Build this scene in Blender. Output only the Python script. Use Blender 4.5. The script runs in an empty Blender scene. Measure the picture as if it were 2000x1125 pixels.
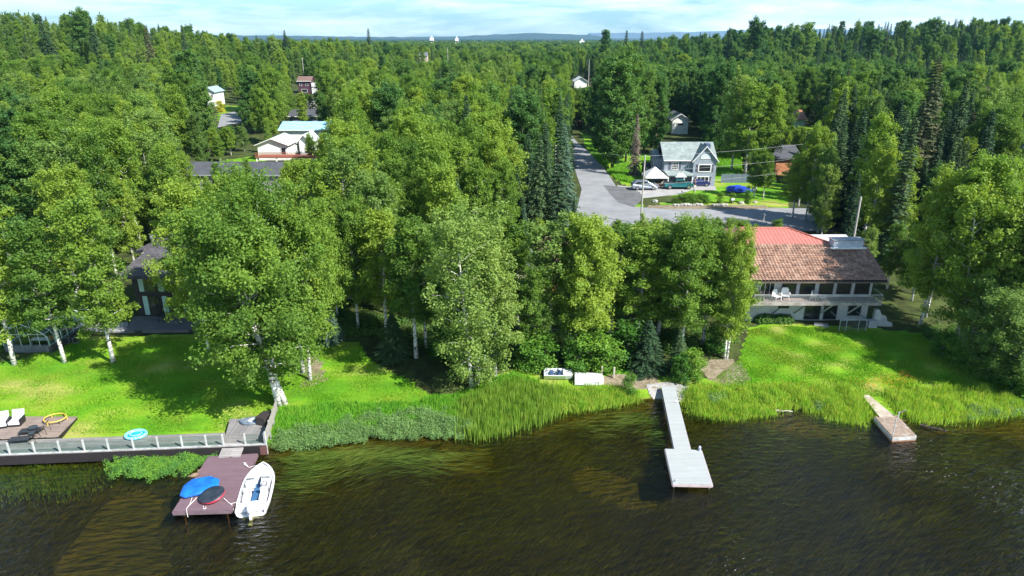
import bpy, math, random
import numpy as np
from mathutils import Vector, Matrix, noise as mnoise
SC = bpy.context.scene; COL = SC.collection
R = math.radians
random.seed(7); RNG = np.random.default_rng(7)
# ------------------------------------------------------------------ camera
CAM_H = 30.0; FP = 1333.0; TH = math.atan(490.5/FP)
cd = bpy.data.cameras.new('camera'); cam = bpy.data.objects.new('camera', cd); COL.objects.link(cam)
cam.location = (0, 0, CAM_H); cam.rotation_euler = (math.pi/2-TH, 0, 0)
cd.sensor_width = 36; cd.lens = 36*FP/2000; cd.clip_start = .5; cd.clip_end = 60000
SC.camera = cam
# ------------------------------------------------------------------ sky and sun
SUN_EL = R(44); SUN_DIR = Vector((.83, -.56, 0)).normalized()      # horizontal direction towards the sun
w = bpy.data.worlds.new('World'); SC.world = w; w.use_nodes = True
nt = w.node_tree; nt.nodes.clear()
def N(t, typ, **k):
    n = t.nodes.new(typ)
    for a, b in k.items(): setattr(n, a, b)
    return n
wo = N(nt, 'ShaderNodeOutputWorld'); bg = N(nt, 'ShaderNodeBackground'); sky = N(nt, 'ShaderNodeTexSky')
sky.sky_type = 'NISHITA'; sky.sun_disc = False; sky.sun_elevation = SUN_EL
sky.sun_rotation = math.atan2(SUN_DIR.x, SUN_DIR.y)
sky.air_density = 1.0; sky.dust_density = .6; sky.ozone_density = 1.6; sky.altitude = 30
tc = N(nt, 'ShaderNodeTexCoord'); mp = N(nt, 'ShaderNodeMapping'); mp.inputs['Scale'].default_value = (1.0, 1.0, 7.0)
cn = N(nt, 'ShaderNodeTexNoise'); cn.inputs['Scale'].default_value = 3.4; cn.inputs['Detail'].default_value = 7; cn.inputs['Roughness'].default_value = .62
cn.inputs['Distortion'].default_value = .4
cr = N(nt, 'ShaderNodeValToRGB'); cr.color_ramp.elements[0].position = .43; cr.color_ramp.elements[1].position = .66
mx = N(nt, 'ShaderNodeMix', data_type='RGBA'); mx.inputs[7].default_value = (14.5, 15.4, 15.9, 1)
cm = N(nt, 'ShaderNodeMath', operation='MULTIPLY'); cm.inputs[1].default_value = .8
nt.links.new(tc.outputs['Generated'], mp.inputs[0]); nt.links.new(mp.outputs[0], cn.inputs['Vector'])
sz = N(nt, 'ShaderNodeSeparateXYZ'); nt.links.new(tc.outputs['Generated'], sz.inputs[0])
lo_ = N(nt, 'ShaderNodeMapRange'); lo_.inputs[1].default_value = .10; lo_.inputs[2].default_value = .42; lo_.inputs[3].default_value = .85; lo_.inputs[4].default_value = .12
nt.links.new(sz.outputs[2], lo_.inputs[0]); nt.links.new(lo_.outputs[0], cm.inputs[1])
nt.links.new(cn.outputs['Fac'], cr.inputs[0]); nt.links.new(cr.outputs[0], cm.inputs[0]); nt.links.new(cm.outputs[0], mx.inputs[0])
tint = N(nt, 'ShaderNodeMix', data_type='RGBA', blend_type='MULTIPLY'); tint.inputs[0].default_value = 1; tint.inputs[7].default_value = (.88, 1.22, 1.32, 1)
nt.links.new(sky.outputs[0], tint.inputs[6]); nt.links.new(tint.outputs[2], mx.inputs[6]); nt.links.new(mx.outputs[2], bg.inputs[0])
bg.inputs[1].default_value = .070; nt.links.new(bg.outputs[0], wo.inputs[0])
sd = bpy.data.lights.new('sun', 'SUN'); sd.energy = 5.0; sd.angle = R(.55); sd.color = (1, .955, .88)
so = bpy.data.objects.new('sun', sd); COL.objects.link(so)
sv = Vector((SUN_DIR.x*math.cos(SUN_EL), SUN_DIR.y*math.cos(SUN_EL), math.sin(SUN_EL)))
so.rotation_euler = sv.to_track_quat('Z', 'Y').to_euler(); so.location = (40, -30, 80)
SC.view_settings.view_transform = 'Standard'; SC.view_settings.look = 'None'; SC.view_settings.gamma = 1
SC.view_settings.exposure = 1.12
SC.cycles.max_bounces = 6; SC.cycles.diffuse_bounces = 3; SC.cycles.transparent_max_bounces = 12; SC.cycles.transmission_bounces = 3
SC.cycles.volume_bounces = 0
# ------------------------------------------------------------------ photo <-> world helpers
CT, ST = math.cos(TH), math.sin(TH)
def ray(px, py):
    v = py-562.5
    return (px-1000.0), FP*CT-v*ST, -(FP*ST+v*CT)
def PZ(px, py, z):
    a, b, c = ray(px, py); k = (z-CAM_H)/c
    return Vector((a*k, b*k, z))
def XA(px, y, z): return (px-1000)/FP*(y*CT+(CAM_H-z)*ST)
def ZA(py, y):
    a, b, c = ray(0, py); return CAM_H+c/b*y
def proj(x, y, z):
    dep = y*CT+(CAM_H-z)*ST
    return 1000+FP*x/dep, 562.5+FP*((CAM_H-z)*CT-y*ST)/dep, dep
# shoreline, as photographed from above: water edge points on z = 0
sh_px = [(0,884),(120,884),(300,881),(430,876),(530,876),(620,868),(730,850),(850,846),(960,836),(1040,812),(1090,797),(1160,793),(1235,782),
         (1290,776),(1345,790),(1400,806),(1500,808),(1545,792),(1600,800),(1660,816),(1720,822),(1800,822),(1880,814),(2000,802)]
sh = [PZ(a, b, 0) for a, b in sh_px]
SX = np.array([-400, -60] + [p.x for p in sh] + [70, 400]); SY = np.array([sh[0].y-1, sh[0].y] + [p.y for p in sh] + [sh[-1].y+3, sh[-1].y+30])
o_ = np.argsort(SX); SX = SX[o_]; SY = SY[o_]
def shore(x): return np.interp(x, SX, SY)
PS = [-60, -25, -8, -2.5, 0, 1.2, 3, 6, 16, 30, 45, 80, 130, 300, 700, 3000, 1e5]
PH = [-2.6, -2.3, -1.7, -.8, 0, .38, .5, .8, 1.35, 2.0, 2.7, 3.2, 4.0, 5.0, 5.5, 2.5, 2.0]
def H(x, y):
    x = np.asarray(x, float); y = np.asarray(y, float)
    h = np.interp(y-shore(x), PS, PH)
    h = h+21*np.exp(-((x+245)/105)**2-((y-390)/110)**2)+6*np.exp(-((x+120)/60)**2-((y-520)/120)**2)
    h = h+20*np.exp(-((x-300)/140)**2-((y-470)/130)**2)+9*np.exp(-((x-170)/90)**2-((y-560)/100)**2)
    far = np.clip((y-180)/200, 0, 1)
    h = h+far*(1.6*np.sin(x*.021+1)*np.cos(y*.017))
    return h
def h1(x, y): return float(H(x, y))
def P(px, py, dz=0.0):
    z = 1.0
    for _ in range(30):
        p = PZ(px, py, z+dz); z = z*.5+h1(p.x, p.y)*.5
    p = PZ(px, py, z+dz); return p
def inpoly(x, y, poly):
    x = np.asarray(x, float); y = np.asarray(y, float); c = np.zeros(x.shape, bool); n = len(poly)
    for i in range(n):
        x1, y1 = poly[i][0], poly[i][1]; x2, y2 = poly[(i+1) % n][0], poly[(i+1) % n][1]
        if y1 == y2: continue
        m = ((y1 > y) != (y2 > y)) & (x < (x2-x1)*(y-y1)/(y2-y1)+x1); c ^= m
    return c
def PP(pts, dz=0.0): return [P(a, b, dz) for a, b in pts]
# ------------------------------------------------------------------ materials
MATS = {}
def base_mat(name):
    m = bpy.data.materials.new(name); m.use_nodes = True; t = m.node_tree
    return m, t, t.nodes['Principled BSDF']
def pm(name, c1, c2=None, scale=3.0, rough=.7, metal=0, bump=0, bscale=None, detail=4, stretch=(1,1,1), spec=.5, lo=.35, hi=.65, coat=0):
    if name in MATS: return MATS[name]
    m, t, b = base_mat(name); MATS[name] = m
    b.inputs['Roughness'].default_value = rough; b.inputs['Metallic'].default_value = metal
    b.inputs['Specular IOR Level'].default_value = spec; b.inputs['Coat Weight'].default_value = coat
    c2 = c2 or tuple(v*.78 for v in c1)
    tc = N(t, 'ShaderNodeTexCoord'); mp = N(t, 'ShaderNodeMapping'); mp.inputs['Scale'].default_value = stretch
    no = N(t, 'ShaderNodeTexNoise'); no.inputs['Scale'].default_value = scale; no.inputs['Detail'].default_value = detail
    r = N(t, 'ShaderNodeValToRGB'); r.color_ramp.elements[0].position = lo; r.color_ramp.elements[1].position = hi
    r.color_ramp.elements[0].color = (*c2, 1); r.color_ramp.elements[1].color = (*c1, 1)
    L = t.links.new; L(tc.outputs['Object'], mp.inputs[0]); L(mp.outputs[0], no.inputs['Vector']); L(no.outputs['Fac'], r.inputs[0]); L(r.outputs[0], b.inputs['Base Color'])
    if bump:
        n2 = N(t, 'ShaderNodeTexNoise'); n2.inputs['Scale'].default_value = bscale or scale*4; n2.inputs['Detail'].default_value = 3
        L(mp.outputs[0], n2.inputs['Vector']); bu = N(t, 'ShaderNodeBump'); bu.inputs['Strength'].default_value = bump; bu.inputs['Distance'].default_value = .05
        L(n2.outputs['Fac'], bu.inputs['Height']); L(bu.outputs[0], b.inputs['Normal'])
    return m
def planks(name, c1, c2, gap, width=.14, ang=0, rough=.8, length=4.0, gapw=.012, blotch=None):
    if name in MATS: return MATS[name]
    m, t, b = base_mat(name); MATS[name] = m; L = t.links.new
    b.inputs['Roughness'].default_value = rough
    tc = N(t, 'ShaderNodeTexCoord'); mp = N(t, 'ShaderNodeMapping'); mp.inputs['Rotation'].default_value = (0, 0, ang)
    br = N(t, 'ShaderNodeTexBrick'); br.inputs['Scale'].default_value = 1; br.inputs['Brick Width'].default_value = length; br.inputs['Row Height'].default_value = width
    br.inputs['Mortar Size'].default_value = gapw; br.inputs['Color1'].default_value = (*c1, 1); br.inputs['Color2'].default_value = (*c2, 1); br.inputs['Mortar'].default_value = (*gap, 1)
    no = N(t, 'ShaderNodeTexNoise'); no.inputs['Scale'].default_value = 1.3; no.inputs['Detail'].default_value = 6
    mx = N(t, 'ShaderNodeMix', data_type='RGBA', blend_type='MULTIPLY'); mx.inputs[0].default_value = .6
    r = N(t, 'ShaderNodeValToRGB'); r.color_ramp.elements[0].position = .3; r.color_ramp.elements[1].position = .7
    r.color_ramp.elements[0].color = (*(blotch or (.6, .6, .6)), 1)
    L(tc.outputs['Object'], mp.inputs[0]); L(mp.outputs[0], br.inputs['Vector']); L(tc.outputs['Object'], no.inputs['Vector'])
    L(no.outputs['Fac'], r.inputs[0]); L(br.outputs['Color'], mx.inputs[6]); L(r.outputs[0], mx.inputs[7]); L(mx.outputs[2], b.inputs['Base Color'])
    bu = N(t, 'ShaderNodeBump'); bu.inputs['Strength'].default_value = .4; bu.inputs['Distance'].default_value = .01; bu.invert = True
    L(br.outputs['Fac'], bu.inputs['Height']); L(bu.outputs[0], b.inputs['Normal'])
    return m
def leafmat(name, c1, c2, c3, trans=.35, nscale=.35, rough=.6):
    m, t, b = base_mat(name); MATS[name] = m; L = t.links.new
    b.inputs['Roughness'].default_value = rough; b.inputs['Specular IOR Level'].default_value = .25
    oi = N(t, 'ShaderNodeObjectInfo'); tc = N(t, 'ShaderNodeTexCoord')
    no = N(t, 'ShaderNodeTexNoise'); no.inputs['Scale'].default_value = nscale; no.inputs['Detail'].default_value = 5; no.inputs['Roughness'].default_value = .7
    ad = N(t, 'ShaderNodeMath', operation='MULTIPLY_ADD'); ad.inputs[1].default_value = .5; ad.inputs[2].default_value = -.25
    ad2 = N(t, 'ShaderNodeMath', operation='ADD')
    r = N(t, 'ShaderNodeValToRGB'); r.color_ramp.elements[0].position = .25; r.color_ramp.elements[0].color = (*c1, 1)
    e = r.color_ramp.elements.new(.5); e.color = (*c2, 1); r.color_ramp.elements[2].position = .78; r.color_ramp.elements[2].color = (*c3, 1)
    vm = N(t, 'ShaderNodeVectorMath', operation='ADD'); L(tc.outputs['Object'], vm.inputs[0]); L(oi.outputs['Location'], vm.inputs[1])
    L(vm.outputs[0], no.inputs['Vector']); L(oi.outputs['Random'], ad.inputs[0]); L(ad.outputs[0], ad2.inputs[0]); L(no.outputs['Fac'], ad2.inputs[1])
    L(ad2.outputs[0], r.inputs[0]); L(r.outputs[0], b.inputs['Base Color'])
    tr = N(t, 'ShaderNodeBsdfTranslucent'); ms = N(t, 'ShaderNodeMixShader'); ms.inputs[0].default_value = trans
    br = N(t, 'ShaderNodeMix', data_type='RGBA', blend_type='MULTIPLY'); br.inputs[0].default_value = 1; br.inputs[7].default_value = (1.5, 1.45, .6, 1)
    L(r.outputs[0], br.inputs[6]); L(br.outputs[2], tr.inputs[0])
    L(b.outputs[0], ms.inputs[1]); L(tr.outputs[0], ms.inputs[2]); L(ms.outputs[0], t.nodes['Material Output'].inputs[0])
    return m
# ------------------------------------------------------------------ mesh builder
class MB:
    def __init__(s): s.v = []; s.f = []
    def add(s, vs, fs):
        k = len(s.v); s.v += [tuple(p) for p in vs]; s.f += [tuple(i+k for i in f) for f in fs]; return s
    def box(s, c, d, rz=0, M=None):
        hx, hy, hz = d[0]/2, d[1]/2, d[2]/2; m = Matrix.Translation(c) @ (M or Matrix.Rotation(rz, 4, 'Z'))
        vs = [m @ Vector((x, y, z)) for z in (-hz, hz) for x, y in ((-hx, -hy), (hx, -hy), (hx, hy), (-hx, hy))]
        return s.add(vs, [(3,2,1,0), (4,5,6,7), (0,1,5,4), (1,2,6,5), (2,3,7,6), (3,0,4,7)])
    def b2(s, x0, x1, y0, y1, z0, z1): return s.box(((x0+x1)/2, (y0+y1)/2, (z0+z1)/2), (abs(x1-x0), abs(y1-y0), abs(z1-z0)))
    def prism(s, top, thick):
        n = len(top); a = [Vector(p) for p in top]; b = [p-Vector((0, 0, thick)) for p in a]
        area = sum(a[i].x*a[(i+1) % n].y-a[(i+1) % n].x*a[i].y for i in range(n))
        if area < 0: a.reverse(); b.reverse()
        return s.add(a+b, [tuple(range(n)), tuple(range(2*n-1, n-1, -1))]+[((i+1) % n, i, i+n, (i+1) % n+n) for i in range(n)])
    def extr(s, prof, axis, a0, a1):
        # prof: 2-D outline; axis 'x' -> prof is (y,z); axis 'y' -> prof is (x,z)
        n = len(prof); mk = (lambda p, a: (a, p[0], p[1])) if axis == 'x' else (lambda p, a: (p[0], a, p[1]))
        vs = [mk(p, a0) for p in prof]+[mk(p, a1) for p in prof]
        return s.add(vs, [tuple(range(n)), tuple(range(2*n-1, n-1, -1))]+[((i+1) % n, i, i+n, (i+1) % n+n) for i in range(n)])
    def tube(s, pts, rad, n=6, caps=True):
        pts = [Vector(p) for p in pts]; rad = rad if isinstance(rad, (list, tuple)) else [rad]*len(pts); rings = []
        for i, p in enumerate(pts):
            d = (pts[min(i+1, len(pts)-1)]-pts[max(i-1, 0)]).normalized()
            u = d.orthogonal().normalized() if i == 0 else (u-d*u.dot(d)).normalized()
            q = d.cross(u); rings.append([p+(u*math.cos(2*math.pi*k/n)+q*math.sin(2*math.pi*k/n))*rad[i] for k in range(n)])
        vs = [v for r in rings for v in r]; fs = []
        for i in range(len(pts)-1):
            for k in range(n): fs.append((i*n+k, i*n+(k+1) % n, (i+1)*n+(k+1) % n, (i+1)*n+k))
        if caps: fs += [tuple(range(n-1, -1, -1)), tuple(range((len(pts)-1)*n, len(pts)*n))]
        return s.add(vs, fs)
    def cyl(s, c, r, h, n=16, axis='z', r2=None):
        c = Vector(c); d = {'z': Vector((0,0,h)), 'x': Vector((h,0,0)), 'y': Vector((0,h,0))}[axis]
        return s.tube([c, c+d], [r, r if r2 is None else r2], n)
    def lathe(s, prof, c=(0,0,0), n=16, sx=1, sy=1):
        vs = []; fs = []
        for r, z in prof:
            for k in range(n): vs.append((c[0]+r*sx*math.cos(2*math.pi*k/n), c[1]+r*sy*math.sin(2*math.pi*k/n), c[2]+z))
        for i in range(len(prof)-1):
            for k in range(n): fs.append((i*n+k, i*n+(k+1) % n, (i+1)*n+(k+1) % n, (i+1)*n+k))
        return s.add(vs, fs+[tuple(range(n-1, -1, -1)), tuple(range((len(prof)-1)*n, len(prof)*n))])
    def torus(s, c, R1, r, sx=1, sy=1, n=28, m=8, tilt=None):
        vs = []; fs = []; M = tilt or Matrix.Identity(4)
        for i in range(n):
            a = 2*math.pi*i/n
            for j in range(m):
                b = 2*math.pi*j/m; q = R1+r*math.cos(b)
                vs.append(Vector(c)+(M @ Vector((q*math.cos(a)*sx, q*math.sin(a)*sy, r*math.sin(b)))))
        for i in range(n):
            for j in range(m): fs.append((i*m+j, ((i+1) % n)*m+j, ((i+1) % n)*m+(j+1) % m, i*m+(j+1) % m))
        return s.add(vs, fs)
    def build(s, name, mat, parent=None, smooth=False, center=True, bevel=0):
        me = bpy.data.meshes.new(name); v = s.v
        o = bpy.data.objects.new(name, me); COL.objects.link(o)
        if parent is None and center and v:
            xs = [p[0] for p in v]; ys = [p[1] for p in v]; zs = [p[2] for p in v]
            c = Vector(((min(xs)+max(xs))/2, (min(ys)+max(ys))/2, min(zs))); v = [Vector(p)-c for p in v]; o.location = c
        me.from_pydata(v, [], s.f); me.update()
        if mat: me.materials.append(mat)
        if smooth: me.shade_smooth()
        if parent is not None: o.parent = parent
        if bevel:
            b = o.modifiers.new('bevel', 'BEVEL'); b.width = bevel; b.segments = 2; b.limit_method = 'ANGLE'
        return o
def tag(o, label=None, cat=None, group=None, kind=None):
    for k, v in (('label', label), ('category', cat), ('group', group), ('kind', kind)):
        if v: o[k] = v
    return o
def empty(name, loc, rz=0, label=None, cat=None, group=None, kind=None):
    o = bpy.data.objects.new(name, None); COL.objects.link(o); o.location = loc; o.rotation_euler = (0, 0, rz); o.empty_display_size = .3
    return tag(o, label, cat, group, kind)
def npmesh(name, co, faces, mat):
    me = bpy.data.meshes.new(name); n, k = faces.shape
    me.vertices.add(len(co)); me.vertices.foreach_set('co', co.astype(np.float32).ravel())
    me.loops.add(n*k); me.loops.foreach_set('vertex_index', faces.astype(np.int32).ravel())
    me.polygons.add(n); me.polygons.foreach_set('loop_start', np.arange(0, n*k, k, dtype=np.int32))
    me.update(calc_edges=True)
    if mat: me.materials.append(mat)
    return me
def linkme(name, me, parent=None, loc=None):
    o = bpy.data.objects.new(name, me); COL.objects.link(o)
    if parent is not None: o.parent = parent
    if loc is not None: o.location = loc
    return o
def copy_tree(o, parent=None):
    c = o.copy(); COL.objects.link(c)
    if parent is not None: c.parent = parent
    for ch in [q for q in list(bpy.data.objects) if q.parent == o]: copy_tree(ch, c)
    return c
# ------------------------------------------------------------------ ground zones (all in ground coordinates)
lawnL = PP([(-300,730),(-40,712),(60,700),(170,660),(250,656),(400,654),(560,650),(640,668),(700,668),(720,700),(770,730),(840,768),(850,790),(600,800),(530,850),(-100,858),(-300,860)])
lawnR = PP([(1445,700),(1462,640),(1500,632),(1700,640),(1790,650),(1900,700),(1960,745),(2000,790),(1700,800),(1350,790),(1290,760),(1390,745)])
lawnM = PP([(930,745),(1000,720),(1060,735),(1200,745),(1280,760),(1250,800),(900,820)])
yard = PP([(1230,412),(1270,398),(1340,400),(1500,405),(1540,412),(1545,360),(1420,350),(1440,300),(1400,295),(1260,300),(1215,300),(1160,265),(1135,262),(1150,300),(1200,350),(1240,372),(1400,392),(1235,400)])
yard2 = PP([(1390,300),(1450,300),(1450,345),(1395,345)]); yard3 = PP([(425,240),(495,225),(490,205),(430,205)])
yard4 = PP([(430,315),(520,300),(520,330),(430,340)]); backyard = PP([(1080,436),(1540,448),(1540,462),(1080,470)]); yard5 = PP([(1540,245),(1600,245),(1600,262),(1540,262)])
dirt1 = PP([(1370,722),(1385,700),(1450,705),(1470,745),(1400,760)]); dirt2 = PP([(1160,735),(1290,720),(1290,760),(1230,765),(1180,755)])
dirt3 = PP([(1230,404),(1300,400),(1500,402),(1540,408),(1540,413),(1230,414)])
bare4 = PP([(640,660),(700,660),(770,740),(700,745)]); bare5 = PP([(590,700),(625,690),(640,740),(590,760)])
# ------------------------------------------------------------------ ground sheet
def axis(a, segs):
    v = [a]
    for end, step in segs:
        n = max(1, int(round((end-v[-1])/step))); v += list(np.linspace(v[-1], end, n+1)[1:])
    return v
gx = axis(0, [(72, .6), (160, 2.2), (500, 9), (1500, 60), (14000, 900)]); gx = np.array([-q for q in gx[:0:-1]]+gx)
gy = np.array(axis(-300, [(0, 60), (28, 4), (82, .5), (260, 1.6), (700, 9), (2500, 60), (14000, 800)]))
X, Y = np.meshgrid(gx, gy); Z = H(X, Y)
near = (Y < 85) & (Z > .15)
Z = Z+np.where(near, .05*np.sin(X*1.3)*np.cos(Y*1.1), 0)
co = np.stack([X, Y, Z], -1).reshape(-1, 3); nx, ny = len(gx), len(gy)
ii = (np.arange(ny-1)[:, None]*nx+np.arange(nx-1)[None, :]).ravel()
gm, t, b = base_mat('ground_cover'); L = t.links.new; b.inputs['Roughness'].default_value = .95; b.inputs['Specular IOR Level'].default_value = .15
def ramp(t, c, pos=None):
    r = N(t, 'ShaderNodeValToRGB'); pos = pos or [i/(len(c)-1) for i in range(len(c))]
    while len(r.color_ramp.elements) < len(c): r.color_ramp.elements.new(.5)
    for i, (q, p_) in enumerate(zip(c, pos)): r.color_ramp.elements[i].position = p_; r.color_ramp.elements[i].color = (*q, 1)
    return r
def noi(t, scale, detail=4, rough=.5, src=None, stretch=None, rot=0):
    n = N(t, 'ShaderNodeTexNoise'); n.inputs['Scale'].default_value = scale; n.inputs['Detail'].default_value = detail; n.inputs['Roughness'].default_value = rough
    c = N(t, 'ShaderNodeTexCoord'); m = N(t, 'ShaderNodeMapping'); m.inputs['Scale'].default_value = stretch or (1, 1, 1); m.inputs['Rotation'].default_value = (0, 0, rot)
    t.links.new(c.outputs['Object'], m.inputs[0]); t.links.new(m.outputs[0], n.inputs['Vector']); return n
def mixc(t, f, a, b_, bt='MIX'):
    m = N(t, 'ShaderNodeMix', data_type='RGBA', blend_type=bt)
    for s, i in ((f, 0), (a, 6), (b_, 7)):
        if isinstance(s, (int, float)): m.inputs[i].default_value = s
        elif isinstance(s, tuple): m.inputs[i].default_value = (*s, 1)
        else: t.links.new(s, m.inputs[i])
    return m.outputs[2]
at = N(t, 'ShaderNodeAttribute', attribute_name='zone'); sp = N(t, 'ShaderNodeSeparateColor'); L(at.outputs['Color'], sp.inputs[0])
fl = ramp(t, [(.02,.025,.012), (.04,.05,.015), (.06,.085,.02), (.085,.075,.04)], [.3, .45, .6, .75]); L(noi(t, .5, 7, .65).outputs['Fac'], fl.inputs[0])
lw = ramp(t, [(.070,.215,.010), (.115,.285,.012), (.185,.320,.020), (.33,.33,.09)], [.31, .44, .54, .68]); L(noi(t, .16, 5, .55, stretch=(1, 1.7, 1)).outputs['Fac'], lw.inputs[0])
fine = ramp(t, [(.62,.62,.62), (1.15,1.15,1.1)], [.3, .7]); L(noi(t, 5, 5, .75, stretch=(1, 1.6, 1)).outputs['Fac'], fine.inputs[0])
mow = ramp(t, [(.86,.88,.86), (1.05,1.05,1)], [.42, .58]); L(noi(t, .55, 3, .4, stretch=(.08, 1.8, 1), rot=.1).outputs['Fac'], mow.inputs[0])
lwc = mixc(t, 1.0, mixc(t, 1.0, lw.outputs[0], fine.outputs[0], 'MULTIPLY'), mow.outputs[0], 'MULTIPLY')
dr = ramp(t, [(.09,.075,.045), (.2,.165,.11), (.3,.26,.19)], [.3, .5, .7]); L(noi(t, 2.2, 7, .7).outputs['Fac'], dr.inputs[0])
n1 = noi(t, 1.1, 5, .6); 
def edge(out):     # roughen the border of a zone
    a = N(t, 'ShaderNodeMath', operation='ADD'); L(out, a.inputs[0]); L(n1.outputs['Fac'], a.inputs[1])
    r = N(t, 'ShaderNodeMapRange'); r.inputs[1].default_value = .9; r.inputs[2].default_value = 1.08; L(a.outputs[0], r.inputs[0]); return r.outputs[0]
c_ = mixc(t, edge(sp.outputs[0]), fl.outputs[0], lwc); c_ = mixc(t, edge(sp.outputs[1]), c_, dr.outputs[0])
bed = ramp(t, [(.075,.068,.016), (.10,.088,.02), (.15,.115,.025), (.10,.11,.02)], [.3, .45, .6, .72]); L(noi(t, .22, 7, .65).outputs['Fac'], bed.inputs[0])
c_ = mixc(t, sp.outputs[2], c_, bed.outputs[0]); L(c_, b.inputs['Base Color'])
bu = N(t, 'ShaderNodeBump'); bu.inputs['Strength'].default_value = .6; bu.inputs['Distance'].default_value = .08; L(noi(t, 7, 4, .7).outputs['Fac'], bu.inputs['Height']); L(bu.outputs[0], b.inputs['Normal'])
me = npmesh('ground', co, np.stack([ii, ii+1, ii+nx+1, ii+nx], 1), gm)
zone = np.zeros((ny*nx, 4), np.float32); zone[:, 3] = 1; xf, yf = X.ravel(), Y.ravel()
lawn = np.zeros(xf.shape, bool)
for pl in (lawnL, lawnR, lawnM, yard, yard2, yard3, yard4, backyard, yard5): lawn |= inpoly(xf, yf, pl)
lawn |= (yf-shore(xf) > 0) & (yf-shore(xf) < 5) & (yf < 70)
dm = np.zeros(xf.shape, bool)
for pl in (dirt1, dirt2, dirt3, bare5): dm |= inpoly(xf, yf, pl)
zone[:, 0] = lawn; zone[:, 1] = dm*.75; zone[:, 2] = (yf-shore(xf) < .2)
ca = me.attributes.new('zone', 'FLOAT_COLOR', 'POINT'); ca.data.foreach_set('color', zone.ravel())
me.shade_smooth(); tag(linkme('ground', me), kind='structure', label='lawns, garden soil and forest floor rising from the lake')
# water
wm, t, b = base_mat('lake_water'); L = t.links.new; t.nodes.remove(b)
trn = N(t, 'ShaderNodeBsdfTransparent'); trn.inputs[0].default_value = (.58, .56, .25, 1)
gl = N(t, 'ShaderNodeBsdfGlossy'); gl.inputs['Roughness'].default_value = .21; gl.inputs[0].default_value = (1, 1, 1, 1)
fr = N(t, 'ShaderNodeFresnel'); fr.inputs[0].default_value = 1.333; ms = N(t, 'ShaderNodeMixShader')
w1 = noi(t, 2.0, 3, .5, stretch=(.5, 1.3, 1), rot=R(-18)); w2 = noi(t, 6.0, 3, .6, stretch=(.6, 1.2, 1), rot=R(12)); w0 = noi(t, .1, 2, .5)
amp = N(t, 'ShaderNodeMapRange'); amp.inputs[1].default_value = .35; amp.inputs[2].default_value = .62; amp.inputs[3].default_value = .35; L(w0.outputs['Fac'], amp.inputs[0])
ad = N(t, 'ShaderNodeMath', operation='MULTIPLY_ADD'); ad.inputs[1].default_value = .2; L(w2.outputs['Fac'], ad.inputs[0]); L(w1.outputs['Fac'], ad.inputs[2])
bu = N(t, 'ShaderNodeBump'); bu.inputs['Distance'].default_value = .25; L(ad.outputs[0], bu.inputs['Height']); L(amp.outputs[0], bu.inputs['Strength'])
L(bu.outputs[0], gl.inputs['Normal']); L(bu.outputs[0], fr.inputs['Normal']); L(fr.outputs[0], ms.inputs[0]); L(trn.outputs[0], ms.inputs[1]); L(gl.outputs[0], ms.inputs[2])
L(ms.outputs[0], t.nodes['Material Output'].inputs[0])
yy = [-300, 0, 30, 60, 75]
o = MB().add([(-400, -300, 0), (400, -300, 0), (400, 96, 0), (-400, 96, 0)], [(0, 1, 2, 3)]).build('lake_water', wm, center=False); tag(o, kind='structure', label='dark rippled lake water')
# roads
asph = pm('asphalt', (.235,.24,.25), (.18,.185,.195), .35, .9, bump=.2, bscale=30, detail=8)
asph2 = pm('asphalt_dark', (.12,.12,.125), (.085,.085,.09), .6, .9, bump=.2, bscale=30, detail=8)
conc = pm('concrete', (.33,.32,.31), (.25,.245,.24), .8, .85, bump=.15, detail=7)
def sheet(name, poly, mat, lift, label, step=1.5, kind='structure', cat=None):
    xs = [p.x for p in poly]; ys = [p.y for p in poly]; ax = np.arange(min(xs)-step, max(xs)+step*2, step); ay = np.arange(min(ys)-step, max(ys)+step*2, step)
    import bmesh
    bm = bmesh.new(); vv = [bm.verts.new((p.x, p.y, 0)) for p in poly]; bm.faces.new(vv)
    for q in ax[1:-1]: bmesh.ops.bisect_plane(bm, geom=bm.verts[:]+bm.edges[:]+bm.faces[:], plane_co=(q, 0, 0), plane_no=(1, 0, 0))
    for q in ay[1:-1]: bmesh.ops.bisect_plane(bm, geom=bm.verts[:]+bm.edges[:]+bm.faces[:], plane_co=(0, q, 0), plane_no=(0, 1, 0))
    bmesh.ops.triangulate(bm, faces=bm.faces[:])
    for v in bm.verts: v.co.z = h1(v.co.x, v.co.y)+lift
    bmesh.ops.recalc_face_normals(bm, faces=bm.faces[:])
    if sum(f.normal.z for f in bm.faces) < 0: bmesh.ops.reverse_faces(bm, faces=bm.faces[:])
    m = bpy.data.meshes.new(name); bm.to_mesh(m); bm.free(); m.materials.append(mat)
    return tag(linkme(name, m), label, cat, kind=kind)
road_main = PP([(860,478),(1000,452),(1100,442),(1200,443),(1340,436),(1420,445),(1530,452),(1700,452),(1700,410),(1540,407),(1430,409),(1300,409),(1235,404),(1215,398),(1130,412),(1000,416),(860,430)])
sheet('road', road_main, asph, .05, 'grey asphalt road crossing behind the red roofed house')
road_side = PP([(1124,420),(1218,404),(1216,385),(1188,340),(1166,312),(1142,290),(1128,279),(1117,266),(1114,272),(1112,300),(1122,330),(1136,370)])
sheet('side_road', road_side, asph, .054, 'asphalt side road leading away beside the tall spruces')
drive = PP([(1214,396),(1234,403),(1252,388),(1330,380),(1350,372),(1400,372),(1395,362),(1300,362),(1235,366),(1205,362)])
sheet('driveway', drive, conc, .058, 'pale driveway in front of the grey blue house')
drive2 = PP([(1178,362),(1192,380),(1208,397),(1240,404),(1256,388),(1250,376),(1222,366)])
sheet('asphalt_apron', drive2, asph2, .062, 'dark asphalt apron where the driveway meets the street')
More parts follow.
